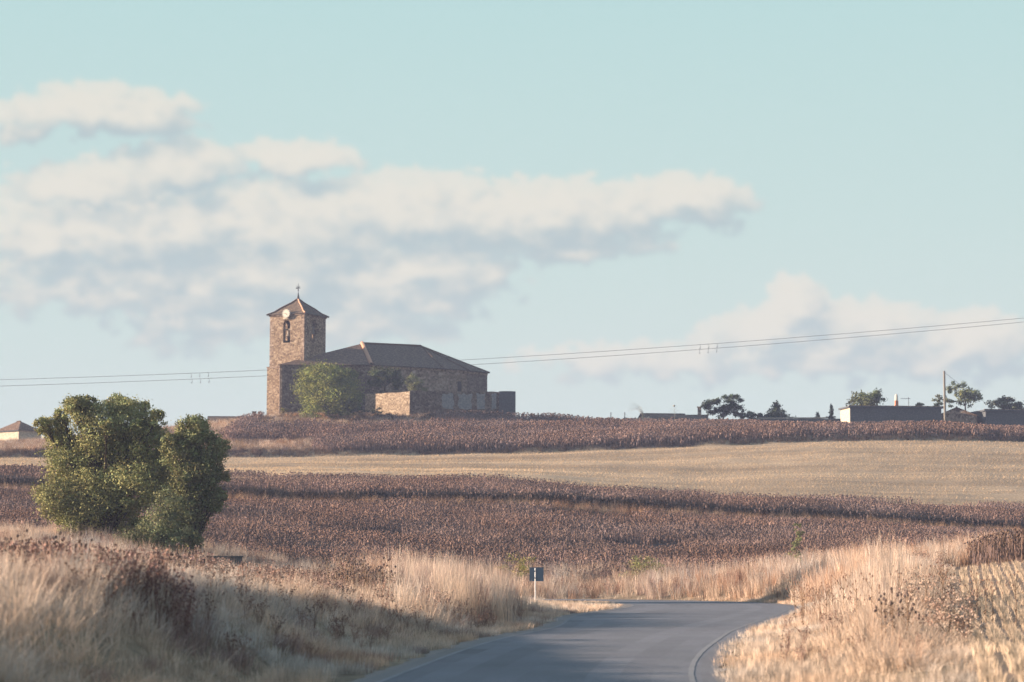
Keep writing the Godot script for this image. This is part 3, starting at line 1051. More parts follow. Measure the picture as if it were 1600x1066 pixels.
func gable_house(called: String, label: String, x: float, z: float, turn: float, size: Vector3, pitch: float, wall_m: Material, roof_m: Material, base_y: float, hip := false, chimney := Vector3.ZERO) -> Node3D:
	# ridge along local x; size = length, wall height, depth
	var t := thing(called, label, "house", Vector3(x, base_y, z), "", turn)
	var w := Geo.new()
	var hx := size.x * 0.5
	var hz := size.z * 0.5
	var rise := hz * pitch
	w.box(Vector3(0, size.y * 0.5 - 1.0, 0), Vector3(size.x, size.y + 2.0, size.z))
	if not hip:
		w.prism(PackedVector2Array([Vector2(-hz, size.y), Vector2(hz, size.y), Vector2(0, size.y + rise - 0.06)]), size.x - 0.02, Transform3D(Basis(Vector3(0, 0, -1), Vector3.UP, Vector3.RIGHT), Vector3(hx - 0.01, 0, 0)))
	put("wall", w, wall_m, t)
	var o := 0.35
	var rx := hx + o
	var ey := size.y - o * pitch
	var ra := Vector3(-(hx - hz if hip else rx), size.y + rise, 0)
	var rb := Vector3(hx - hz if hip else rx, size.y + rise, 0)
	var e := [Vector3(-rx, ey, hz + o), Vector3(rx, ey, hz + o), Vector3(rx, ey, -hz - o), Vector3(-rx, ey, -hz - o)]
	var g := Geo.new()
	roof_plane(g, [e[0], e[1], rb, ra])
	roof_plane(g, [e[2], e[3], ra, rb])
	if hip:
		roof_plane(g, [e[1], e[2], rb])
		roof_plane(g, [e[3], e[0], ra])
	var roof := put("roof", g, roof_m, t)
	var cap := Geo.new()
	cap.tube([ra, rb + Vector3(0.001, 0, 0)], [0.16, 0.16], 6)
	put("ridge_tile", cap, roof_m if roof_m == M.concrete else M.tiles_warm, roof)
	var fas := Geo.new()
	for s: float in [-1.0, 1.0]:
		fas = Geo.new()
		fas.box(Vector3(0, ey - 0.09, s * (hz + o - 0.05)), Vector3(rx * 2.0 - 0.02, 0.14, 0.08))
		put("fascia", fas, M.slate, roof)
	if chimney != Vector3.ZERO:
		var c := Geo.new()
		c.box(Vector3(chimney.x, size.y + rise * 0.5 + chimney.y * 0.5, chimney.z), Vector3(0.7, chimney.y + rise, 0.7))
		c.box(Vector3(chimney.x, size.y + rise + chimney.y + 0.06, chimney.z), Vector3(0.95, 0.16, 0.95))
		put("chimney", c, M.stone_pale, roof)
	return t

func flat_shed(called: String, label: String, a: Vector3, b: Vector3, depth: float, h: float, wall_m: Material, end_m: Material, over := 0.35) -> Node3D:
	# front wall from a to b
	var t := thing(called, label, "shed", a)
	var xf := frame_on(Vector3.ZERO, b - a)
	var l := a.distance_to(b)
	var g := Geo.new()
	g.prism(PackedVector2Array([Vector2(0, -1.5), Vector2(l, -1.5), Vector2(l, h), Vector2(0, h)]), 0.25, xf)
	put("front_wall", g, wall_m, t)
	g = Geo.new()
	g.prism(PackedVector2Array([Vector2(0.25, -1.5), Vector2(depth, -1.5), Vector2(depth, h), Vector2(0.25, h)]), 0.25, xf * Transform3D(Basis(Vector3(0, 0, -1), Vector3.UP, Vector3.RIGHT), Vector3(0.25, 0, 0)))
	put("end_wall", g, end_m, t)
	g = Geo.new()
	g.prism(PackedVector2Array([Vector2(0.25, -1.5), Vector2(depth, -1.5), Vector2(depth, h), Vector2(0.25, h)]), 0.25, xf * Transform3D(Basis(Vector3(0, 0, -1), Vector3.UP, Vector3.RIGHT), Vector3(l, 0, 0)))
	put("end_wall", g, end_m, t)
	g = Geo.new()
	g.prism(PackedVector2Array([Vector2(-over, 0), Vector2(l + over, 0), Vector2(l + over, 0.28), Vector2(-over, 0.28)]), depth + over * 2.0, xf * Transform3D(Basis(), Vector3(0, h + 0.003, over)))
	var roof := put("roof_slab", g, M.slate, t)
	g = Geo.new()
	g.prism(PackedVector2Array([Vector2(-over, 0.28), Vector2(l + over, 0.28), Vector2(l + over, 0.40), Vector2(-over, 0.40)]), 0.3, xf * Transform3D(Basis(), Vector3(0, h + 0.005, over + 0.04)))
	put("edge_tile", g, M.tiles_warm if false else M.stone_pale, roof)
	return t

# ------------------------------------------------------------------ the scene

func _ready() -> void:
	rng.seed = 20240
	fbm.seed = 12; fbm.frequency = 0.02; fbm.fractal_octaves = 4
	fine.seed = 77; fine.frequency = 0.05; fine.fractal_octaves = 4
	# camera
	var cam := Camera3D.new()
	cam.name = "camera"
	cam.position = Vector3(0, 1.7, 0)
	cam.rotation_degrees = Vector3(PITCH, 0, 0)
	cam.fov = FOV
	cam.near = 0.1
	cam.far = 8000.0
	var lens := CameraAttributesPhysical.new()   # a long lens, sharp at the bend
	lens.frustum_focal_length = 81.26
	lens.frustum_near = 0.1
	lens.frustum_far = 8000.0
	lens.frustum_focus_distance = 120.0
	lens.exposure_aperture = 1.7
	cam.attributes = lens
	add_child(cam)
	# sky, air, exposure
	var env := Environment.new()
	env.background_mode = Environment.BG_SKY
	env.sky = Sky.new()
	env.sky.sky_material = make_sky()
	env.tonemap_mode = Environment.TONE_MAPPER_LINEAR
	env.tonemap_exposure = EXPOSURE
	env.sdfgi_enabled = true
	env.ssao_enabled = true
	env.ssil_enabled = true
	env.fog_enabled = true
	env.fog_density = 0.00024
	env.fog_light_color = Color(0.76, 0.82, 1.0)
	var we := WorldEnvironment.new()
	we.name = "world_environment"
	we.environment = env
	add_child(we)
	# sun: low, from the left and a little behind the hill
	var sun := DirectionalLight3D.new()
	sun.name = "sun"
	var az := deg_to_rad(-1.0)
	var el := deg_to_rad(12.5)
	sun.look_at_from_position(Vector3(-cos(az) * cos(el), sin(el), sin(az) * cos(el)) * 10.0, Vector3.ZERO)
	sun.light_energy = 1.6
	sun.light_color = Color(1.0, 0.895, 0.79)
	sun.light_angular_distance = 0.5
	sun.shadow_enabled = true
	add_child(sun)

	make_materials()
	lay_road()
	fill_heights()
	lay_ground()
	var across := [-3.3, -3.1, -2.75, -2.2, -1.6, -1.0, -0.4, 0.2, 0.8, 1.4, 2.0, 2.5, 2.9, 3.15, 3.35]
	var rd := put("road", strip(across, 0.0, 0, road.size(), 0.3, func(i, k, p):
		# tyre-worn tracks, mended patches and dusty edges
		var o: float = across[k]
		var worn := 1.0 + 0.13 * exp(-pow((absf(absf(o) - 1.5) - 0.75) / 0.32, 2.0))
		var t := worn * (1.0 + 0.22 * fbm.get_noise_2d(p.x * 4.0, p.z * 1.6) + 0.14 * fine.get_noise_2d(p.x * 14.0, p.z * 5.0))
		if fine.get_noise_2d(p.x * 2.0 + 31.0, p.z * 0.5) > 0.34:
			t *= 0.82
		var dust := smoothstep(2.8, 3.3, absf(o)) * 0.55
		return Color(0.195 * t, 0.198 * t, 0.225 * t).lerp(Color(0.36, 0.29, 0.23), dust)), M.asphalt)
	structure(rd)
	for e: float in [-2.72, 2.72]:
		var line := put("edge_line", strip([e - 0.055, e + 0.055], 0.006, 0, road.size(), 0.02, func(i, k, p):
			var t := clampf(0.75 + 0.8 * fine.get_noise_1d(i * 6.0 + e * 50.0), 0.2, 1.0) * lerpf(0.25, 1.0, smoothstep(-100.0, -62.0, p.z))
			return Color(0.22, 0.217, 0.23).lerp(Color(0.295, 0.293, 0.31), t)), M.paint)
		structure(line)

	build_church()
	build_yard_wall()
	build_village()
	plant_trees()
	build_wires()
	build_roadside()
	plant_fields()
	plant_verges()

func build_village() -> void:
	# right of the hill, from the sheds to the low walls
	var y := 27.4
	flat_shed("long_shed", "long low grey shed with flat roof behind the brown crop", Vector3(60.9, y, -415), Vector3(77.8, y, -417.5), 6.0, 4.45, M.block, M.cream)
	flat_shed("dark_shed", "dark flat-roofed shed at the right edge beyond the gabled house", Vector3(85.9, y, -418), Vector3(102.0, y, -421), 6.0, 4.0, M.slate, M.block)
	gable_house("gabled_house", "small house with tan gable and tiled roof right of the wooden pole", 81.8, -423.5, deg_to_rad(78), Vector3(7.0, 3.4, 7.2), 0.42, M.stone_pale, M.tiles_warm, 27.4)
	var back := gable_house("hidden_house", "house behind the long shed with white-topped brick chimney and aerial", 74.5, -438, 0.1, Vector3(11, 3.6, 7), 0.3, M.cream, M.tiles_warm, 27.6)
	var ck := Geo.new()
	ck.box(Vector3(-1.6, 5.7, 0.6), Vector3(0.6, 3.0, 0.6))
	ck.ball(Vector3(-0.5, 5.0, 0.6), Vector3(1.0, 0.7, 0.6), 10, 6)
	var chim := put("chimney", ck, M.brick, back)
	put("chimney_pot", lathe([Vector2(0.3, 7.2), Vector2(0.34, 7.7), Vector2(0.24, 8.3), Vector2(0.0, 8.5)], 8), M.white, chim, Vector3(-1.6, 0, 0.6))
	var ae := Geo.new()
	ae.tube([Vector3(0.8, 4.2, 0.5), Vector3(0.8, 7.9, 0.5)], [0.06, 0.05], 5)
	ae.box(Vector3(0.2, 7.6, 0.5), Vector3(1.9, 0.07, 0.07))
	for i in 4:
		ae.box(Vector3(-0.6 + i * 0.5, 7.6, 0.5), Vector3(0.05, 0.05, 0.9))
	put("aerial", ae, M.iron, back)
	gable_house("village_house", "low tan-roofed house left of the dark trees on the skyline", 28.5, -436, 0.15, Vector3(8, 1.9, 6), 0.28, M.cream, M.tiles_warm, 29.4)
	gable_house("village_house", "grey-roofed house with a square stone chimney beside the umbrella-shaped tree", 33.6, -440, -0.1, Vector3(7, 1.9, 6), 0.28, M.plaster, M.tiles, 29.4, false, Vector3(2.2, 1.5, 0.5))
	gable_house("village_house", "dark red roof half hidden behind the hill left of the church tower", -52.5, -446, 0.1, Vector3(12, 2.0, 7), 0.3, M.cream, M.tiles, 29.2, false, Vector3(2.6, 0.9, 1.0))
	gable_house("cream_house", "cream house with hipped tiled roof at the far left edge", -92.4, -432, deg_to_rad(-38), Vector3(6.4, 2.9, 5.4), 0.62, M.cream, M.tiles_warm, 25.9, true)
	# low walls on the skyline
	var lw := thing("garden_wall", "long low pale wall on the skyline between the dark trees and the grey shed", "wall")
	var g := Geo.new()
	var r := RandomNumberGenerator.new()
	r.seed = 8
	g.prism(jagged(25.0, 27.0, 30.35, r, 0.05), 0.4, frame_on(Vector3(35.5, 0, -424), Vector3(25, 0, 1.5)))
	var wl := put("wall", g, M.block, lw)
	g = Geo.new()
	g.prism(PackedVector2Array([Vector2(9.5, 30.4), Vector2(22.5, 30.4), Vector2(22.5, 30.62), Vector2(9.5, 30.62)]), 0.55, frame_on(Vector3(35.5, 0, -423.92), Vector3(25, 0, 1.5)))
	put("coping", g, M.concrete, wl)
	var ru := thing("ruined_wall", "short pale broken wall on the skyline under the arching dry plant", "wall")
	g = Geo.new()
	g.prism(jagged(4.6, 28.0, 30.6, r, 0.3), 0.5, frame_on(Vector3(20.6, 0, -424), Vector3(1, 0, 0.1)))
	put("wall", g, M.cream, ru)
	for q: Array in [[17.8, 1.9, "thin grey post on the skyline right of the churchyard wall"], [20.3, 2.0, "pale post beside the short broken wall on the skyline"]]:
		var po := thing("fence_post", q[2], "post", on_ground(q[0], -415))
		g = Geo.new()
		g.box(Vector3(0, q[1] * 0.5, 0), Vector3(0.14, q[1] + 0.4, 0.14))
		put("post", g, M.pole, po)
	# utility pole
	var pole := thing("utility_pole", "tall weathered wooden pole with a stay wire beside the small gabled house", "utility pole", Vector3(77.4, 27.0, -412))
	g = Geo.new()
	g.tube([Vector3(0, -1, 0), Vector3(0, 11.2, 0)], [0.25, 0.19], 8, Color.WHITE, true)
	put("shaft", g, M.pole, pole)
	g = Geo.new()
	g.tube([Vector3(0.1, 10.9, 0), Vector3(3.2, 8.9, -2.0), Vector3(9.0, 5.6, -6.0)], [0.035, 0.035, 0.035], 4)
	put("wire", g, M.wire, pole)
	g = Geo.new()
	g.tube([Vector3(0.15, 6.9, 0.0), Vector3(1.2, 4.6, -0.2)], [0.07, 0.07], 5)
	put("brace", g, M.pole, pole)

func plant_trees() -> void:
	# big bushy trees at the left, about 150 m away
	var sc := 1.0 / 24.06
	var big := []
	for k in [[112, 622, 24], [150, 655, 52], [196, 640, 40], [232, 682, 40], [98, 700, 50], [160, 715, 60], [212, 750, 52], [88, 765, 44], [130, 800, 46], [188, 808, 40], [238, 725, 44], [74, 655, 26], [150, 760, 55], [175, 615, 22], [222, 655, 26], [110, 830, 30]]:
		big.append([Vector3((k[0] - 160) * sc, (838 - k[1]) * sc, rng.randf_range(-1.3, 1.3)), Vector3(k[2], k[2] * 0.92, k[2]) * sc * 0.80, rng.randf_range(0.82, 1.15)])
	ragged(big, 26, 501)
	tree("broad_tree", "broad bushy olive-green tree, the largest, left of the road", "tree", -26.4, -150, big, Color(0.25, 0.255, 0.118), 130000, 0.08, 3, 0.28)
	var slim := []
	for k in [[300, 636, 30], [322, 660, 32], [282, 668, 30], [305, 712, 42], [330, 742, 24], [290, 765, 40], [268, 800, 34], [300, 800, 24], [340, 700, 16], [318, 690, 34], [345, 735, 12]]:
		slim.append([Vector3((k[0] - 300) * sc, (832 - k[1]) * sc, rng.randf_range(-0.8, 0.8)), Vector3(k[2], k[2], k[2]) * sc * 0.80, rng.randf_range(0.75, 1.1)])
	ragged(slim, 18, 502)
	tree("narrow_tree", "narrower darker green tree standing close against the broad one's right side", "tree", -20.3, -146.5, slim, Color(0.205, 0.215, 0.105), 66000, 0.08, 4, 0.22)
	var pale := []
	for k in [[262, 760, 26], [275, 790, 24], [245, 800, 30], [232, 822, 28], [260, 822, 26], [205, 825, 28]]:
		pale.append([Vector3((k[0] - 250) * sc, (842 - k[1]) * sc, rng.randf_range(-0.4, 0.4)), Vector3(k[2], k[2], k[2]) * sc * 0.9, rng.randf_range(0.9, 1.15)])
	tree("pale_bush", "pale grey-green bush at the foot of the two bushy trees", "bush", -21.8, -143.2, pale, Color(0.165, 0.18, 0.095), 13000, 0.07, 6, 0.08)
	# trees and bushes round the church
	tree("round_tree", "bright green round tree at the foot of the church tower", "tree", -32.8, -402.5, lifted(1.4, blob(8.6, 6.0, -0.6, 12, 21)), Color(0.19, 0.21, 0.066), 40000, 0.15, 21, 0.25)
	tree("dark_tree", "dark green tree just right of the bright round tree by the church", "tree", -28.6, -403.5, lifted(1.4, blob(7.6, 3.2, 0.2, 7, 22)), Color(0.09, 0.112, 0.052), 14000, 0.15, 22, 0.22)
	var wt := thing("wall_tree", "small dark spreading tree with a bare trunk above the sunlit yard wall", "tree", Vector3(-23.0, 33.8, -418))
	tree("", "", "", 0, 0, [[Vector3(-1.4, 4.2, 0), Vector3(1.7, 1.5, 1.5), 1.15], [Vector3(0.8, 4.0, 0.3), Vector3(1.8, 1.5, 1.5), 0.8], [Vector3(2.0, 3.2, 0), Vector3(1.5, 1.2, 1.2), 0.8], [Vector3(-1.9, 2.8, 0), Vector3(1.2, 1.0, 1.0), 1.0]], Color(0.10, 0.115, 0.06), 5200, 0.15, 23, 0.16, "", 0.0, wt)
	var lb := thing("light_bush", "light green bush growing behind the yard wall's corner", "bush", Vector3(-17.6, 33.8, -414.5))
	tree("", "", "", 0, 0, [[Vector3(-0.3, 2.6, 0), Vector3(1.3, 1.6, 1.0), 1.0], [Vector3(0.9, 1.6, 0), Vector3(1.3, 1.3, 1.0), 0.9]], Color(0.15, 0.165, 0.085), 2200, 0.13, 24, 0.10, "", 0.0, lb)
	tree("small_bush", "small grey-green bush on the slope right of the bright round tree", "bush", -27.0, -409, blob(2.3, 1.6, 0.2, 4, 25), Color(0.10, 0.115, 0.06), 700, 0.14, 25, 0.08)
	tree("low_bush", "low dark bush at the left foot of the sunlit yard wall", "bush", -24.3, -409.5, blob(1.9, 1.7, 0.1, 4, 26), Color(0.075, 0.085, 0.05), 600, 0.14, 26, 0.08)
	tree("tower_shrub", "little olive shrub at the lower left corner of the church tower", "bush", -41.2, -414, blob(1.6, 1.2, 0.1, 3, 27), Color(0.15, 0.13, 0.05), 400, 0.13, 27, 0.06)
	var k0 := [[-38.5, -405.5, 1.3, 2.4, "reddish dry scrub on the hill below the church tower"], [-32.5, -402.0, 1.5, 3.0, "reddish dry scrub on the hill below the bright round tree"], [-27.0, -401.5, 1.9, 2.6, "tall tan dry scrub on the hill below the yard wall's sunlit end"], [-21.5, -405.5, 1.2, 2.4, "dark dry scrub on the hill at the yard wall's corner"], [-14.0, -406.5, 1.0, 2.6, "low dark scrub under the long side of the yard wall"]]
	for i in k0.size():
		var q: Array = k0[i]
		tree("dry_scrub", q[4], "shrub", q[0], q[1], blob(q[2], q[3], 0.05, 5, 90 + i), Color(0.25, 0.16, 0.095) if i < 3 else Color(0.08, 0.07, 0.055), 900, 0.12, 60 + i, 0.05, "dry scrub below the church")
	# village skyline
	tree("umbrella_tree", "dark tree with a spreading flat-topped crown beside the grey-roofed house", "tree", 39.2, -428, lifted(1.0, [[Vector3(-2.2, 3.6, 0), Vector3(1.9, 1.1, 1.6), 0.9], [Vector3(0.2, 4.6, 0), Vector3(1.7, 0.8, 1.5), 1.0], [Vector3(2.0, 4.7, 0), Vector3(1.5, 0.9, 1.3), 1.0], [Vector3(1.2, 3.2, 0), Vector3(2.2, 1.0, 1.6), 0.8], [Vector3(-0.6, 2.4, 0), Vector3(2.3, 0.9, 1.6), 0.7], [Vector3(2.6, 2.2, 0), Vector3(1.4, 0.9, 1.2), 0.7]]), Color(0.055, 0.075, 0.04), 4200, 0.21, 31, 0.18)
	tree("hedge_bush", "low dark bush between the umbrella-shaped tree and the stout conifer", "bush", 44.6, -427, lifted(1.1, blob(2.7, 2.2, 0.2, 5, 32)), Color(0.055, 0.075, 0.045), 2000, 0.2, 32, 0.1)
	tree("stout_conifer", "stout dark conifer with a pointed top on the skyline", "conifer", 49.0, -427, lifted(1.2, blob(5.0, 3.2, 0.2, 14, 33, 1.0)), Color(0.045, 0.065, 0.04), 4500, 0.2, 33, 0.16)
	tree("little_conifer", "little ragged conifer above the garden wall's pale coping", "conifer", 56.7, -428, lifted(1.4, blob(3.1, 1.3, 0.3, 9, 34, 1.0)), Color(0.055, 0.07, 0.045), 1100, 0.17, 34, 0.09)
	tree("cypress", "slim pointed cypress left of the grey shed", "cypress", 59.3, -428, lifted(1.5, blob(4.6, 1.0, 0.2, 16, 35, 1.0)), Color(0.035, 0.055, 0.038), 2200, 0.16, 35, 0.1)
	tree("shed_tree", "rounded green tree rising behind the long grey shed's roof", "tree", 67.3, -432, lifted(1.9, blob(7.3, 3.6, 2.2, 9, 36)), Color(0.105, 0.12, 0.055), 5500, 0.21, 36, 0.2)
	tree("roof_bush", "small green treetop over the right end of the long shed", "bush", 75.9, -430, lifted(2.2, blob(4.9, 1.2, 3.2, 4, 37)), Color(0.12, 0.14, 0.08), 1000, 0.17, 37, 0.08)
	tree("willow", "light green loose willow-like tree right behind the wooden pole", "tree", 84.6, -430, lifted(2.2, [[Vector3(-2.0, 7.6, 0), Vector3(1.2, 1.3, 1.2), 1.0], [Vector3(0.0, 7.3, 0), Vector3(1.5, 1.4, 1.4), 1.1], [Vector3(1.6, 6.3, 0), Vector3(1.7, 1.3, 1.4), 1.0], [Vector3(0.2, 5.6, 0), Vector3(1.9, 1.5, 1.4), 0.9], [Vector3(-5.2, 5.4, 0), Vector3(1.2, 0.9, 1.0), 0.9], [Vector3(-3.4, 5.0, 0), Vector3(1.2, 0.9, 1.0), 0.9]]), Color(0.17, 0.19, 0.085), 3400, 0.19, 38, 0.16, "", 0.5)
	tree("grey_tree", "grey-green spreading tree at the right edge behind the dark shed", "tree", 91.8, -430, lifted(2.2, blob(6.3, 3.6, 2.0, 8, 39)), Color(0.115, 0.12, 0.075), 4500, 0.2, 39, 0.16)
	tree("thin_tree", "thin half-bare tree at the far right edge of the skyline", "tree", 97.5, -430, lifted(2.2, blob(5.2, 3.0, 2.5, 6, 40)), Color(0.10, 0.10, 0.075), 900, 0.14, 40, 0.14)
	# saplings and green weeds by the bend
	tree("yellow_shrub", "yellow-green bushy weed behind the back of the road sign", "shrub", 0.9, -187, blob(2.5, 1.8, 0.1, 6, 41), Color(0.27, 0.25, 0.095), 1500, 0.07, 41, 0.03)
	tree("green_shrub", "wide green weedy bush on the outer verge of the bend", "shrub", 9.8, -184.5, blob(2.4, 2.6, 0.1, 8, 42), Color(0.21, 0.21, 0.09), 1900, 0.07, 42, 0.03)
	tree("green_sapling", "slim green sapling at the right end of the bend", "shrub", 20.3, -165, blob(4.0, 0.9, 0.2, 6, 43), Color(0.19, 0.20, 0.10), 1000, 0.075, 43, 0.03)
	for q: Array in [[-8.6, -62.5, 1.5, 1.3, "dark mauve dry brush where the left verge falls into shade"], [-9.9, -52, 1.1, 1.0, "mauve dry brush near the left edge above the thistles"], [-5.6, -82, 1.7, 1.5, "large dark dry brush left of the bright straw clump"], [-11.5, -76, 1.3, 1.4, "brown dry brush in the lit straw below the bushy trees"], [-15.5, -98, 1.5, 1.7, "rounded tan dry brush below the narrow tree"], [-12.0, -112, 1.4, 1.6, "reddish dry brush at the crop's edge left of the sign"], [-5.0, -62, 0.9, 0.9, "small grey dry brush on the shaded bank beside the road"],
			[11.2, -60, 1.3, 1.2, "rust-brown dry brush in the middle of the right verge"], [14.2, -78, 1.4, 1.4, "rust-brown dry brush near the top of the right verge"], [9.0, -48, 1.0, 1.0, "small rust dry brush at the lower end of the right verge"], [17.8, -112, 1.5, 1.8, "broad brown dry brush behind the right verge's crest"]]:
		var k := int(absf(q[1]))
		tree("dry_brush", q[4], "shrub", q[0], q[1], blob(q[2], q[3], 0.05, 6, k), Color(0.27, 0.195, 0.175) if q[0] < 0 else Color(0.42, 0.32, 0.26), 2000, 0.032, k, 0.02, "dry brush on the verges")
	# arching dry plant and a bare twig on the skyline
	var dry := thing("arching_dry_plant", "pale dry plant arching to the right on the skyline", "plant", on_ground(22.6, -411))
	var g := Geo.new()
	for i in 12:
		var f := i / 11.0
		g.tube([Vector3(1.2 - 0.2 * f, 0, 0), Vector3(1.0 - 0.35 * f, 1.8, 0.1), Vector3(0.35 - 0.6 * f, 3.3 - 0.5 * f, 0.1 * sin(i * 1.7)), Vector3(-1.5 - 0.5 * f, 4.3 - 1.9 * f, 0.2 * sin(i * 2.3))], [0.022, 0.018, 0.014, 0.006], 3)
	put("stem", g, mat(Color(0.30, 0.27, 0.22), 0.9), dry)
	var tw := thing("bare_twig", "bare spindly dry plant on the skyline above the tan roof", "plant", on_ground(29.0, -412))
	g = Geo.new()
	g.tube([Vector3(0, 0, 0), Vector3(0.1, 2.0, 0), Vector3(0.0, 3.6, 0)], [0.03, 0.025, 0.015], 4)
	for i in 7:
		var s := -1.0 if i % 2 else 1.0
		g.tube([Vector3(0.05, 1.2 + i * 0.28, 0), Vector3(s * (1.6 - i * 0.18), 1.7 + i * 0.30, 0.1 * s)], [0.02, 0.01], 3)
	g.ball(Vector3(0.0, 3.6, 0), Vector3(0.22, 0.18, 0.22), 6, 4)
	put("stem", g, mat(Color(0.25, 0.23, 0.19), 0.9), tw)

func build_wires() -> void:
	# two conductors crossing behind the church, sagging between far pylons
	for i in 2:
		var w := thing("power_line", ["upper power line wire sagging across the sky behind the church", "lower power line wire sagging across the sky behind the church"][i], "power line")
		var pts := []
		var rad := []
		for k in 61:
			var x := -330.0 + k * 11.0
			var u := x / 470.0
			# lowest far to the left; rises to the right
			var y := 46.18 + 28.44 * u + 34.1 * u * u - (0.95 - 1.1 * u) * i
			pts.append(Vector3(x, y, -470.0 - i * 1.2))
			rad.append(0.045)
		var g := Geo.new()
		g.tube(pts, rad, 5)
		put("wire", g, M.wire, w)
		for x0: float in [-65.5, 38.5]:
			for k in 3:
				var x := x0 + k * 1.75
				var u := x / 470.0
				var y := 46.18 + 28.44 * u + 34.1 * u * u - (0.95 - 1.1 * u) * i
				var s := Geo.new()
				s.box(Vector3(x, y - 0.35, -470.0 - i * 1.2), Vector3(0.06, 0.75, 0.05), Basis(Vector3.BACK, 0.12))
				s.ball(Vector3(x - 0.05, y - 0.75, -470.0 - i * 1.2), Vector3(0.11, 0.14, 0.11), 6, 4)
				put("line_marker", s, M.galv, w)

func build_roadside() -> void:
	# back of the road sign at the bend
	var t := thing("road_sign", "back of a square grey road sign on a thin post at the bend", "road sign", Vector3(1.27, ground(1.27, -120), -120))
	var y0 := -t.position.y
	var g := Geo.new()
	var poly := PackedVector2Array()
	for c: Array in [[-0.315, 1.475, PI], [-0.315, 2.085, PI * 0.5], [0.315, 2.085, 0.0], [0.315, 1.475, -PI * 0.5]]:
		for i in 4:
			var a: float = c[2] + PI * 0.5 * (1.0 - i / 3.0)
			poly.append(Vector2(c[0] + cos(a) * 0.05, c[1] + sin(a) * 0.05))
	g.prism(poly, 0.02, Transform3D(Basis(), Vector3(0, y0, -0.045)))
	var panel := put("sign_panel", g, M.zinc, t)
	for y: float in [2.125, 1.435]:
		g = Geo.new()
		g.box(Vector3(0, y + y0, -0.04), Vector3(0.73, 0.03, 0.03))
		put("panel_lip", g, M.zinc, panel)
	g = Geo.new()
	g.tube([Vector3(-0.06, -0.5, 0), Vector3(-0.06, 2.1 + y0, 0)], [0.034, 0.034], 8, Color.WHITE, true)
	put("post", g, M.galv, t)
	for y: float in [1.6, 1.95]:
		g = Geo.new()
		g.box(Vector3(-0.06, y + y0, -0.012), Vector3(0.22, 0.05, 0.085))
		put("bracket", g, M.zinc, t)
	# a low dark block hidden in the grass right of the trees
	var b := thing("stone_trough", "low dark block half hidden in dry grass right of the trees", "trough", on_ground(-16.6, -134))
	g = Geo.new()
	g.box(Vector3(0, 0.25, 0), Vector3(2.0, 1.7, 0.9), Basis(Vector3.UP, 0.15))
	put("block", g, M.slate, b)
	g = Geo.new()
	g.box(Vector3(0, 1.14, 0), Vector3(2.08, 0.08, 0.98), Basis(Vector3.UP, 0.15))
	put("rim", g, M.block, b)
	# dead thistles and docks
	var dark := [thistle_kind(1, 9, false), thistle_kind(2, 7, false), thistle_kind(3, 10, false)]
	var rust := [thistle_kind(4, 9, true), thistle_kind(5, 8, true)]
	var place := func(n: int, x0: float, x1: float, z0: float, z1: float, s0: float, s1: float) -> Array:
		var out := []
		for i in n:
			out.append([rng.randf_range(x0, x1), rng.randf_range(z0, z1), rng.randf_range(s0, s1)])
		return out
	thistles(dark, "thistle", "dead brown thistle with dark round heads at the left edge of the near verge", "thistle", "thistles at the left edge", place.call(34, -10.6, -8.0, -45, -38.5, 0.6, 0.95))
	thistles(dark, "thistle", "dead thistle in the dark clump where the shade meets the sunlit straw", "thistle", "thistles in the middle of the left verge", place.call(12, -10.4, -9.2, -71, -68, 0.9, 1.2))
	thistles(dark, "thistle", "dark dead thistle in the clump left of the bright straw by the road", "thistle", "thistles beside the bright straw clump", place.call(26, -6.4, -4.2, -86, -78, 0.75, 1.3))
	thistles(dark, "thistle", "dead thistle with few dark heads at the edge of the sown rows", "thistle", "thistles at the right field edge", place.call(5, 7.0, 7.9, -48, -44, 0.8, 1.0))
	thistles(rust, "dock", "rust-brown dry dock standing in the straw of the right verge", "weed", "docks in the right verge", place.call(30, 8.6, 13.2, -84, -56, 0.8, 1.2))
	for k in dark + rust:
		k.free()

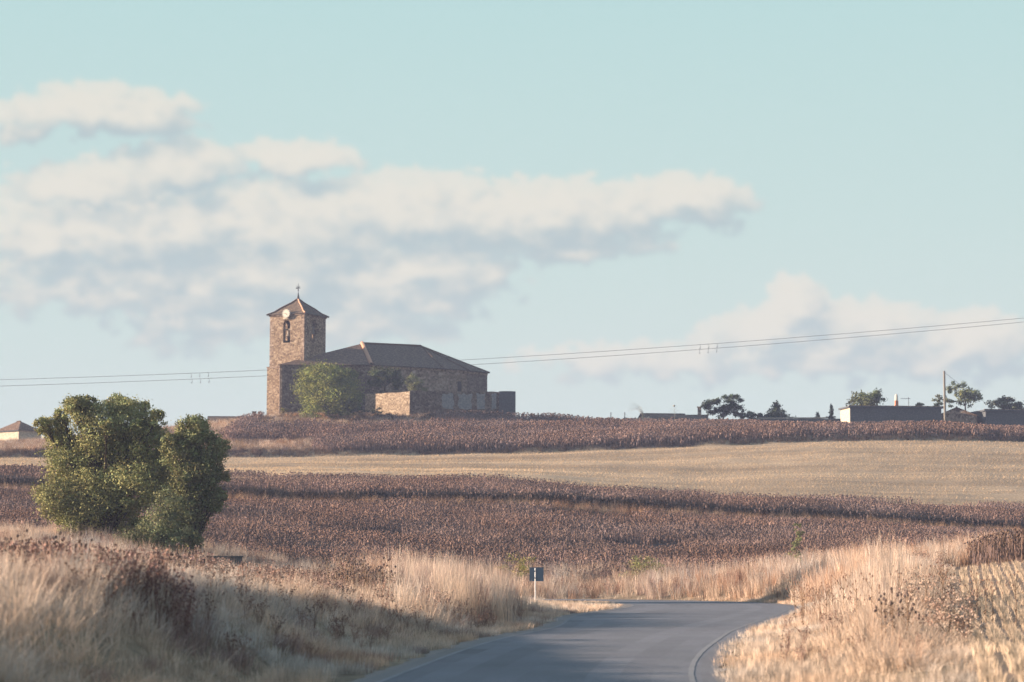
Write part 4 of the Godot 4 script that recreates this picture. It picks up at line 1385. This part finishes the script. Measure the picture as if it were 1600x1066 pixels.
func plant_fields() -> void:
	var tall := [flower_mesh(1, false), flower_mesh(2, false), flower_mesh(3, false)]
	var far := [flower_mesh(4, true), flower_mesh(5, true)]
	# near field: from the verge behind the bend up to the middle strip
	var near := flower_spots(-104, L1 + 3.5, 0.58, 0.36, 1.0, func(x, z):
		if z > -188.0 and x < right_edge(z) + 1.0 and (x > -14.0 or z > -178.0):
			return false
		if to_road(x, z) < 9.0 or z > -150.0:
			return false
		return fine.get_noise_2d(x * 0.8, z * 0.8) > -0.42)
	scatter("sunflower_crop", "brown dead sunflowers covering the slope behind the bend", tall, near)
	var edge := flower_spots(-104, -152, 0.62, 0.36, 1.15, func(x, z): return x > right_edge(z) + 1.0 and to_road(x, z) > 9.0)
	scatter("sunflower_stand", "thin dead sunflowers with dark heads behind the sown rows at the right", [flower_mesh(7, true, 0.6), flower_mesh(8, true, 0.6), flower_mesh(9, true, 0.5)], edge)
	var band := flower_spots(L1, L2, 0.62, 0.40, 1.0, func(x, z): return fine.get_noise_2d(x * 0.7, z * 1.5) > -0.35)
	scatter("sunflower_strip", "band of taller dead sunflowers below the pale stubble", far, band)
	var top := flower_spots(L3, BROW - 5.0, 0.68, 0.36, 1.4, func(x, z):
		if x < -47.0 + fine.get_noise_1d(z * 3.0) * 4.0:
			return false
		if x < -31.0 and z > -374.0:
			return false
		if x > -44.0 and x < -14.0 and z < -392.0 + 6.0 * fbm.get_noise_1d(x * 6.0):
			return false
		return fine.get_noise_2d(x * 0.8, z * 0.8) > -0.42)
	scatter("sunflower_field", "dead sunflowers covering the hilltop below the church", far, top)
	# stubble: short straw in drill rows
	var stub := [grass_mesh(9, 0.22, 0.24, 0.016, false, 50), grass_mesh(8, 0.20, 0.22, 0.016, false, 51)]
	var rows := []
	var z := L2 - 0.4
	while z > L3 + 0.6:
		var half := 6.0 - z * 0.24
		var x := -half
		var tone := rng.randf_range(0.82, 1.12)
		while x < half:
			x += rng.randf_range(0.25, 0.65)
			var zz := z + 1.1 * sin(x * 0.03) + rng.randf_range(-0.08, 0.08)
			var k := tone * rng.randf_range(0.85, 1.15) * (1.0 + 0.5 * fbm.get_noise_2d(x * 0.5, z * 5.0 - x * 0.35) + 0.25 * fine.get_noise_2d(x * 0.4, z * 8.0))
			var swath := fposmod(zz + 2.2 * sin(x * 0.021) + x * 0.03, 7.5)
			k *= 0.78 if swath < 0.8 or (swath > 2.2 and swath < 2.9) else (1.12 if swath > 4.6 and swath < 5.8 else 1.0)
			if fine.get_noise_2d(x * 0.7, z * 3.0) < -0.30 or (swath < 0.8 and rng.randf() < 0.5):
				continue
			rows.append([on_ground(x, zz, -0.01), Vector3.ONE * rng.randf_range(0.8, 1.4), Color(0.62 * k, 0.46 * k, 0.305 * k)])
		z -= 0.75
	scatter("stubble", "pale cut stubble across the middle of the hill", stub, rows)
	# sown rows at the right, running away from the road
	var drill := []
	var dir := Vector2(0.19, -1.0)
	for i in 110:
		var off := i * 0.46
		var s := 0.0
		while s < 82.0:
			s += rng.randf_range(0.10, 0.22)
			var p := Vector2(5.6 + off, -27.0) + dir * s
			if p.x < right_edge(p.y) - 0.3 or p.x > 4.0 - p.y * 0.27 or p.y < -103.0:
				continue
			var k := rng.randf_range(0.8, 1.2)
			drill.append([on_ground(p.x + rng.randf_range(-0.05, 0.05), p.y, -0.01), Vector3.ONE * rng.randf_range(0.75, 1.35), Color(0.55 * k, 0.445 * k, 0.35 * k)])
	scatter("stubble_rows", "rows of short dry stubble in the field at the right edge", stub, drill)

func plant_verges() -> void:
	var feather := [grass_mesh(24, 1.0, 0.42, 0.0125, true, 61), grass_mesh(20, 1.0, 0.5, 0.013, true, 62), grass_mesh(26, 1.0, 0.36, 0.012, true, 63), grass_mesh(20, 1.0, 0.55, 0.014, false, 64), grass_mesh(14, 1.15, 0.3, 0.013, true, 65)]
	var short := [grass_mesh(34, 1.0, 1.3, 0.03, false, 71), grass_mesh(30, 1.0, 1.5, 0.028, false, 72)]
	var straw := Color(0.60, 0.495, 0.42)
	var left := []
	var low := []
	# left of the road
	for i in 40000:
		var z := -rng.randf_range(24.0, 168.0)
		var x := rng.randf_range(z * 0.25 - 3.0, 8.0)
		var d := to_road(x, z)
		if d < road_half(z) + 0.05 + 0.25 * smoothstep(-58.0, -44.0, z) or x > road_x(z):
			continue
		var clump := fbm.get_noise_2d(x * 6.0, z * 6.0)
		var inside := z < -108.0 and x > -4.0 + (z + 108.0) * 0.12     # the low ground inside the bend
		if d < 4.6 or (d < 5.6 and clump < 0.1) or inside:
			low.append([on_ground(x, z, -0.02), Vector3(1, 1, 1) * ((0.13 if z < -124.0 and x > 2.0 else 0.38) if inside else 0.26) * rng.randf_range(0.6, 1.3), tint(straw, x, z)])
			continue
		var h := (rng.randf_range(0.3, 0.8) if z > -68.0 else rng.randf_range(0.45, 1.05)) * (1.0 + 0.7 * clump + 0.9 * fine.get_noise_2d(x * 7.0, z * 7.0)) * lerpf(0.4, 1.0, smoothstep(4.8, 7.4, d))
		if Vector2((x + 2.0) * 1.0, (z + 92.0) * 0.16).length() < 2.7:
			h = rng.randf_range(0.8, 2.0) * (1.0 + 0.4 * clump)
		elif x < -4.0 and z < -78.0 and z > -116.0:
			h *= 0.55
		left.append([on_ground(x, z, -0.03), Vector3(rng.randf_range(0.8, 1.3), h, rng.randf_range(0.8, 1.3)), tint(straw, x, z)])
	for i in 5200:      # the tall fringe on the crest of the cut bank
		var z := -rng.randf_range(33.0, 66.0)
		var x := road_x(z) - rng.randf_range(6.6, 9.6)
		var d := to_road(x, z)
		if d < 6.2:
			continue
		var h := rng.randf_range(0.40, 0.80) * (1.0 + 0.6 * fbm.get_noise_2d(x * 6.0, z * 6.0)) * lerpf(1.0, 0.75, smoothstep(-52.0, -66.0, z))
		left.append([on_ground(x, z, -0.03), Vector3(1.1, h, 1.1), tint(straw, x, z)])
	scatter("tall_grass", "dry straw-coloured grass on the bank left of the road", feather, left)
	# beyond the bend
	var far := []
	for i in 13000:
		var x := rng.randf_range(-48.0, 40.0)
		var z := -rng.randf_range(128.0, 194.0)
		var d := to_road(x, z)
		if d < 3.65 or z > -140.0 and x < 15.0 or (x < road_x(z) and z > -163.0) or (x < -12.0 and z < -184.0) or x > right_edge(z) + 4.0:
			continue
		if d < 4.2:
			low.append([on_ground(x, z, -0.02), Vector3.ONE * 0.26 * rng.randf_range(0.6, 1.3), tint(straw, x, z)])
			continue
		var h := rng.randf_range(0.8, 1.75) * (1.0 + 0.7 * fbm.get_noise_2d(x * 5.0, z * 5.0))
		var warm := rng.randf() < 0.3
		far.append([on_ground(x, z, -0.03), Vector3(1.5, h, 1.5), tint(Color(0.36, 0.23, 0.165) if warm else straw, x, z)])
	scatter("bend_grass", "dry grass on the outer verge of the bend", feather, far)
	# right of the road
	var right := []
	for i in 34000:
		var z := -rng.randf_range(30.0, 160.0)
		var x := rng.randf_range(2.5, 31.0)
		var d := to_road(x, z)
		var edge := right_edge(z) - x
		if d < road_half(z) + 0.12 or x < road_x(z) or edge < 0.0:
			continue
		if edge < 0.55:
			low.append([on_ground(x, z, -0.02), Vector3.ONE * 0.22 * rng.randf_range(0.6, 1.3), tint(straw, x, z)])
			continue
		var clump := fbm.get_noise_2d(x * 6.0, z * 6.0)
		if d < 6.0 + clump * 1.5:
			low.append([on_ground(x, z, -0.02), Vector3.ONE * 0.24 * rng.randf_range(0.6, 1.3), tint(straw, x, z)])
			continue
		var h := rng.randf_range(0.5, 1.15) * (1.0 + 0.5 * clump + 0.8 * fine.get_noise_2d(x * 7.0, z * 7.0)) * lerpf(0.7, 1.0, smoothstep(5.5, 8.0, d)) * lerpf(0.4, 1.0, smoothstep(0.4, 2.2, edge))
		if Vector2(x - 12.8, (z + 74.0) * 0.3).length() < 3.0:
			h *= 1.75
		right.append([on_ground(x, z, -0.03), Vector3(rng.randf_range(0.8, 1.2), h, rng.randf_range(0.8, 1.2)), tint(Color(0.50, 0.37, 0.30) if rng.randf() < 0.15 else straw, x, z, 0.2)])
	scatter("verge_grass", "tall feathery straw grass between the road and the sown rows", feather, right)
	scatter("short_grass", "short matted dry grass along both road edges", short, low)
	var weeds := []
	for i in 11000:
		var z := -rng.randf_range(33.0, 192.0)
		var x := rng.randf_range(z * 0.25 - 2.0, 33.0)
		var d := to_road(x, z)
		if d < 4.4 or x > right_edge(z) - 0.4 or (z < -104.0 and z > -163.0 and x > -8.0 and x < 14.0) or fine.get_noise_2d(x * 4.0, z * 4.0 + 90.0) < 0.0 or (x > 3.0 and z > -125.0 and rng.randf() < 0.72):
			continue
		if z < -160.0 and x < -12.0:
			continue
		var k := rng.randf_range(0.7, 1.3)
		var h := rng.randf_range(0.55, 1.15) * lerpf(0.6, 1.0, smoothstep(4.4, 8.0, d))
		weeds.append([on_ground(x, z, -0.03), Vector3(h * 1.2, h, h * 1.2), Color(0.27 * k, 0.19 * k, 0.165 * k)])
	for i in 900:
		var z := -rng.randf_range(36.0, 58.0)
		var x := z * 0.25 + rng.randf_range(-1.0, 4.2)
		var k := rng.randf_range(0.7, 1.2)
		var h := rng.randf_range(0.5, 1.05)
		weeds.append([on_ground(x, z, -0.03), Vector3(h * 1.2, h, h * 1.2), Color(0.24 * k, 0.155 * k, 0.145 * k)])
	scatter("dry_weeds", "brown dry weeds scattered through the straw on both verges", [weed_mesh(81), weed_mesh(82), weed_mesh(83)], weeds)
	# grass strips in the fields and under the church
	var hill := []
	for i in 9000:
		var z := -rng.randf_range(352.0, 412.0)
		var x := rng.randf_range(-112.0, -14.0)
		if x > -47.0 and not (z > -374.0 and x < -31.0) and not (z < -391.0 and x > -45.0):
			continue
		hill.append([on_ground(x, z, -0.03), Vector3(2.2, rng.randf_range(0.5, 1.2), 2.2), tint(Color(0.34, 0.225, 0.145) if rng.randf() < 0.6 else straw, x, z)])
	for i in 1500:
		var x := rng.randf_range(-44.0, -16.0)
		var z := L1 - rng.randf_range(9.0, 16.0)
		hill.append([on_ground(x, z, -0.03), Vector3(1.8, rng.randf_range(0.5, 1.2), 1.8), tint(Color(0.46, 0.34, 0.25), x, z)])
	for i in 4200:
		var x := rng.randf_range(-70.0, 66.0)
		var z := L1 + rng.randf_range(0.5, 4.0)
		hill.append([on_ground(x, z, -0.03), Vector3(0.8, rng.randf_range(0.5, 1.5), 0.8), tint(Color(0.42, 0.29, 0.205), x, z)])
	for i in 7000:
		var x := rng.randf_range(-72.0, 70.0)
		var z := L1 - 0.2 + rng.randf_range(-0.7, 0.8)
		hill.append([on_ground(x, z, -0.03), Vector3(1.6, rng.randf_range(0.4, 0.8), 1.6), tint(Color(0.10, 0.085, 0.075), x, z)])
	for i in 3600:
		var x := rng.randf_range(-80.0, 90.0)
		var z := L3 + rng.randf_range(-1.5, 0.8)
		hill.append([on_ground(x, z, -0.03), Vector3(1.3, rng.randf_range(0.3, 0.9), 1.3), tint(Color(0.16, 0.12, 0.10), x, z)])
	scatter("hill_grass", "dry grass on the hill beside and between the sunflower fields", feather, hill)

func road_x(z: float) -> float:
	# x of the road's centre on its way to the bend
	if z > -14.0:
		return 0.0
	for i in road.size() - 1:
		if road[i + 1].y <= z:
			return road[i].x
	return 11.0 if z > -160.0 else -100.0
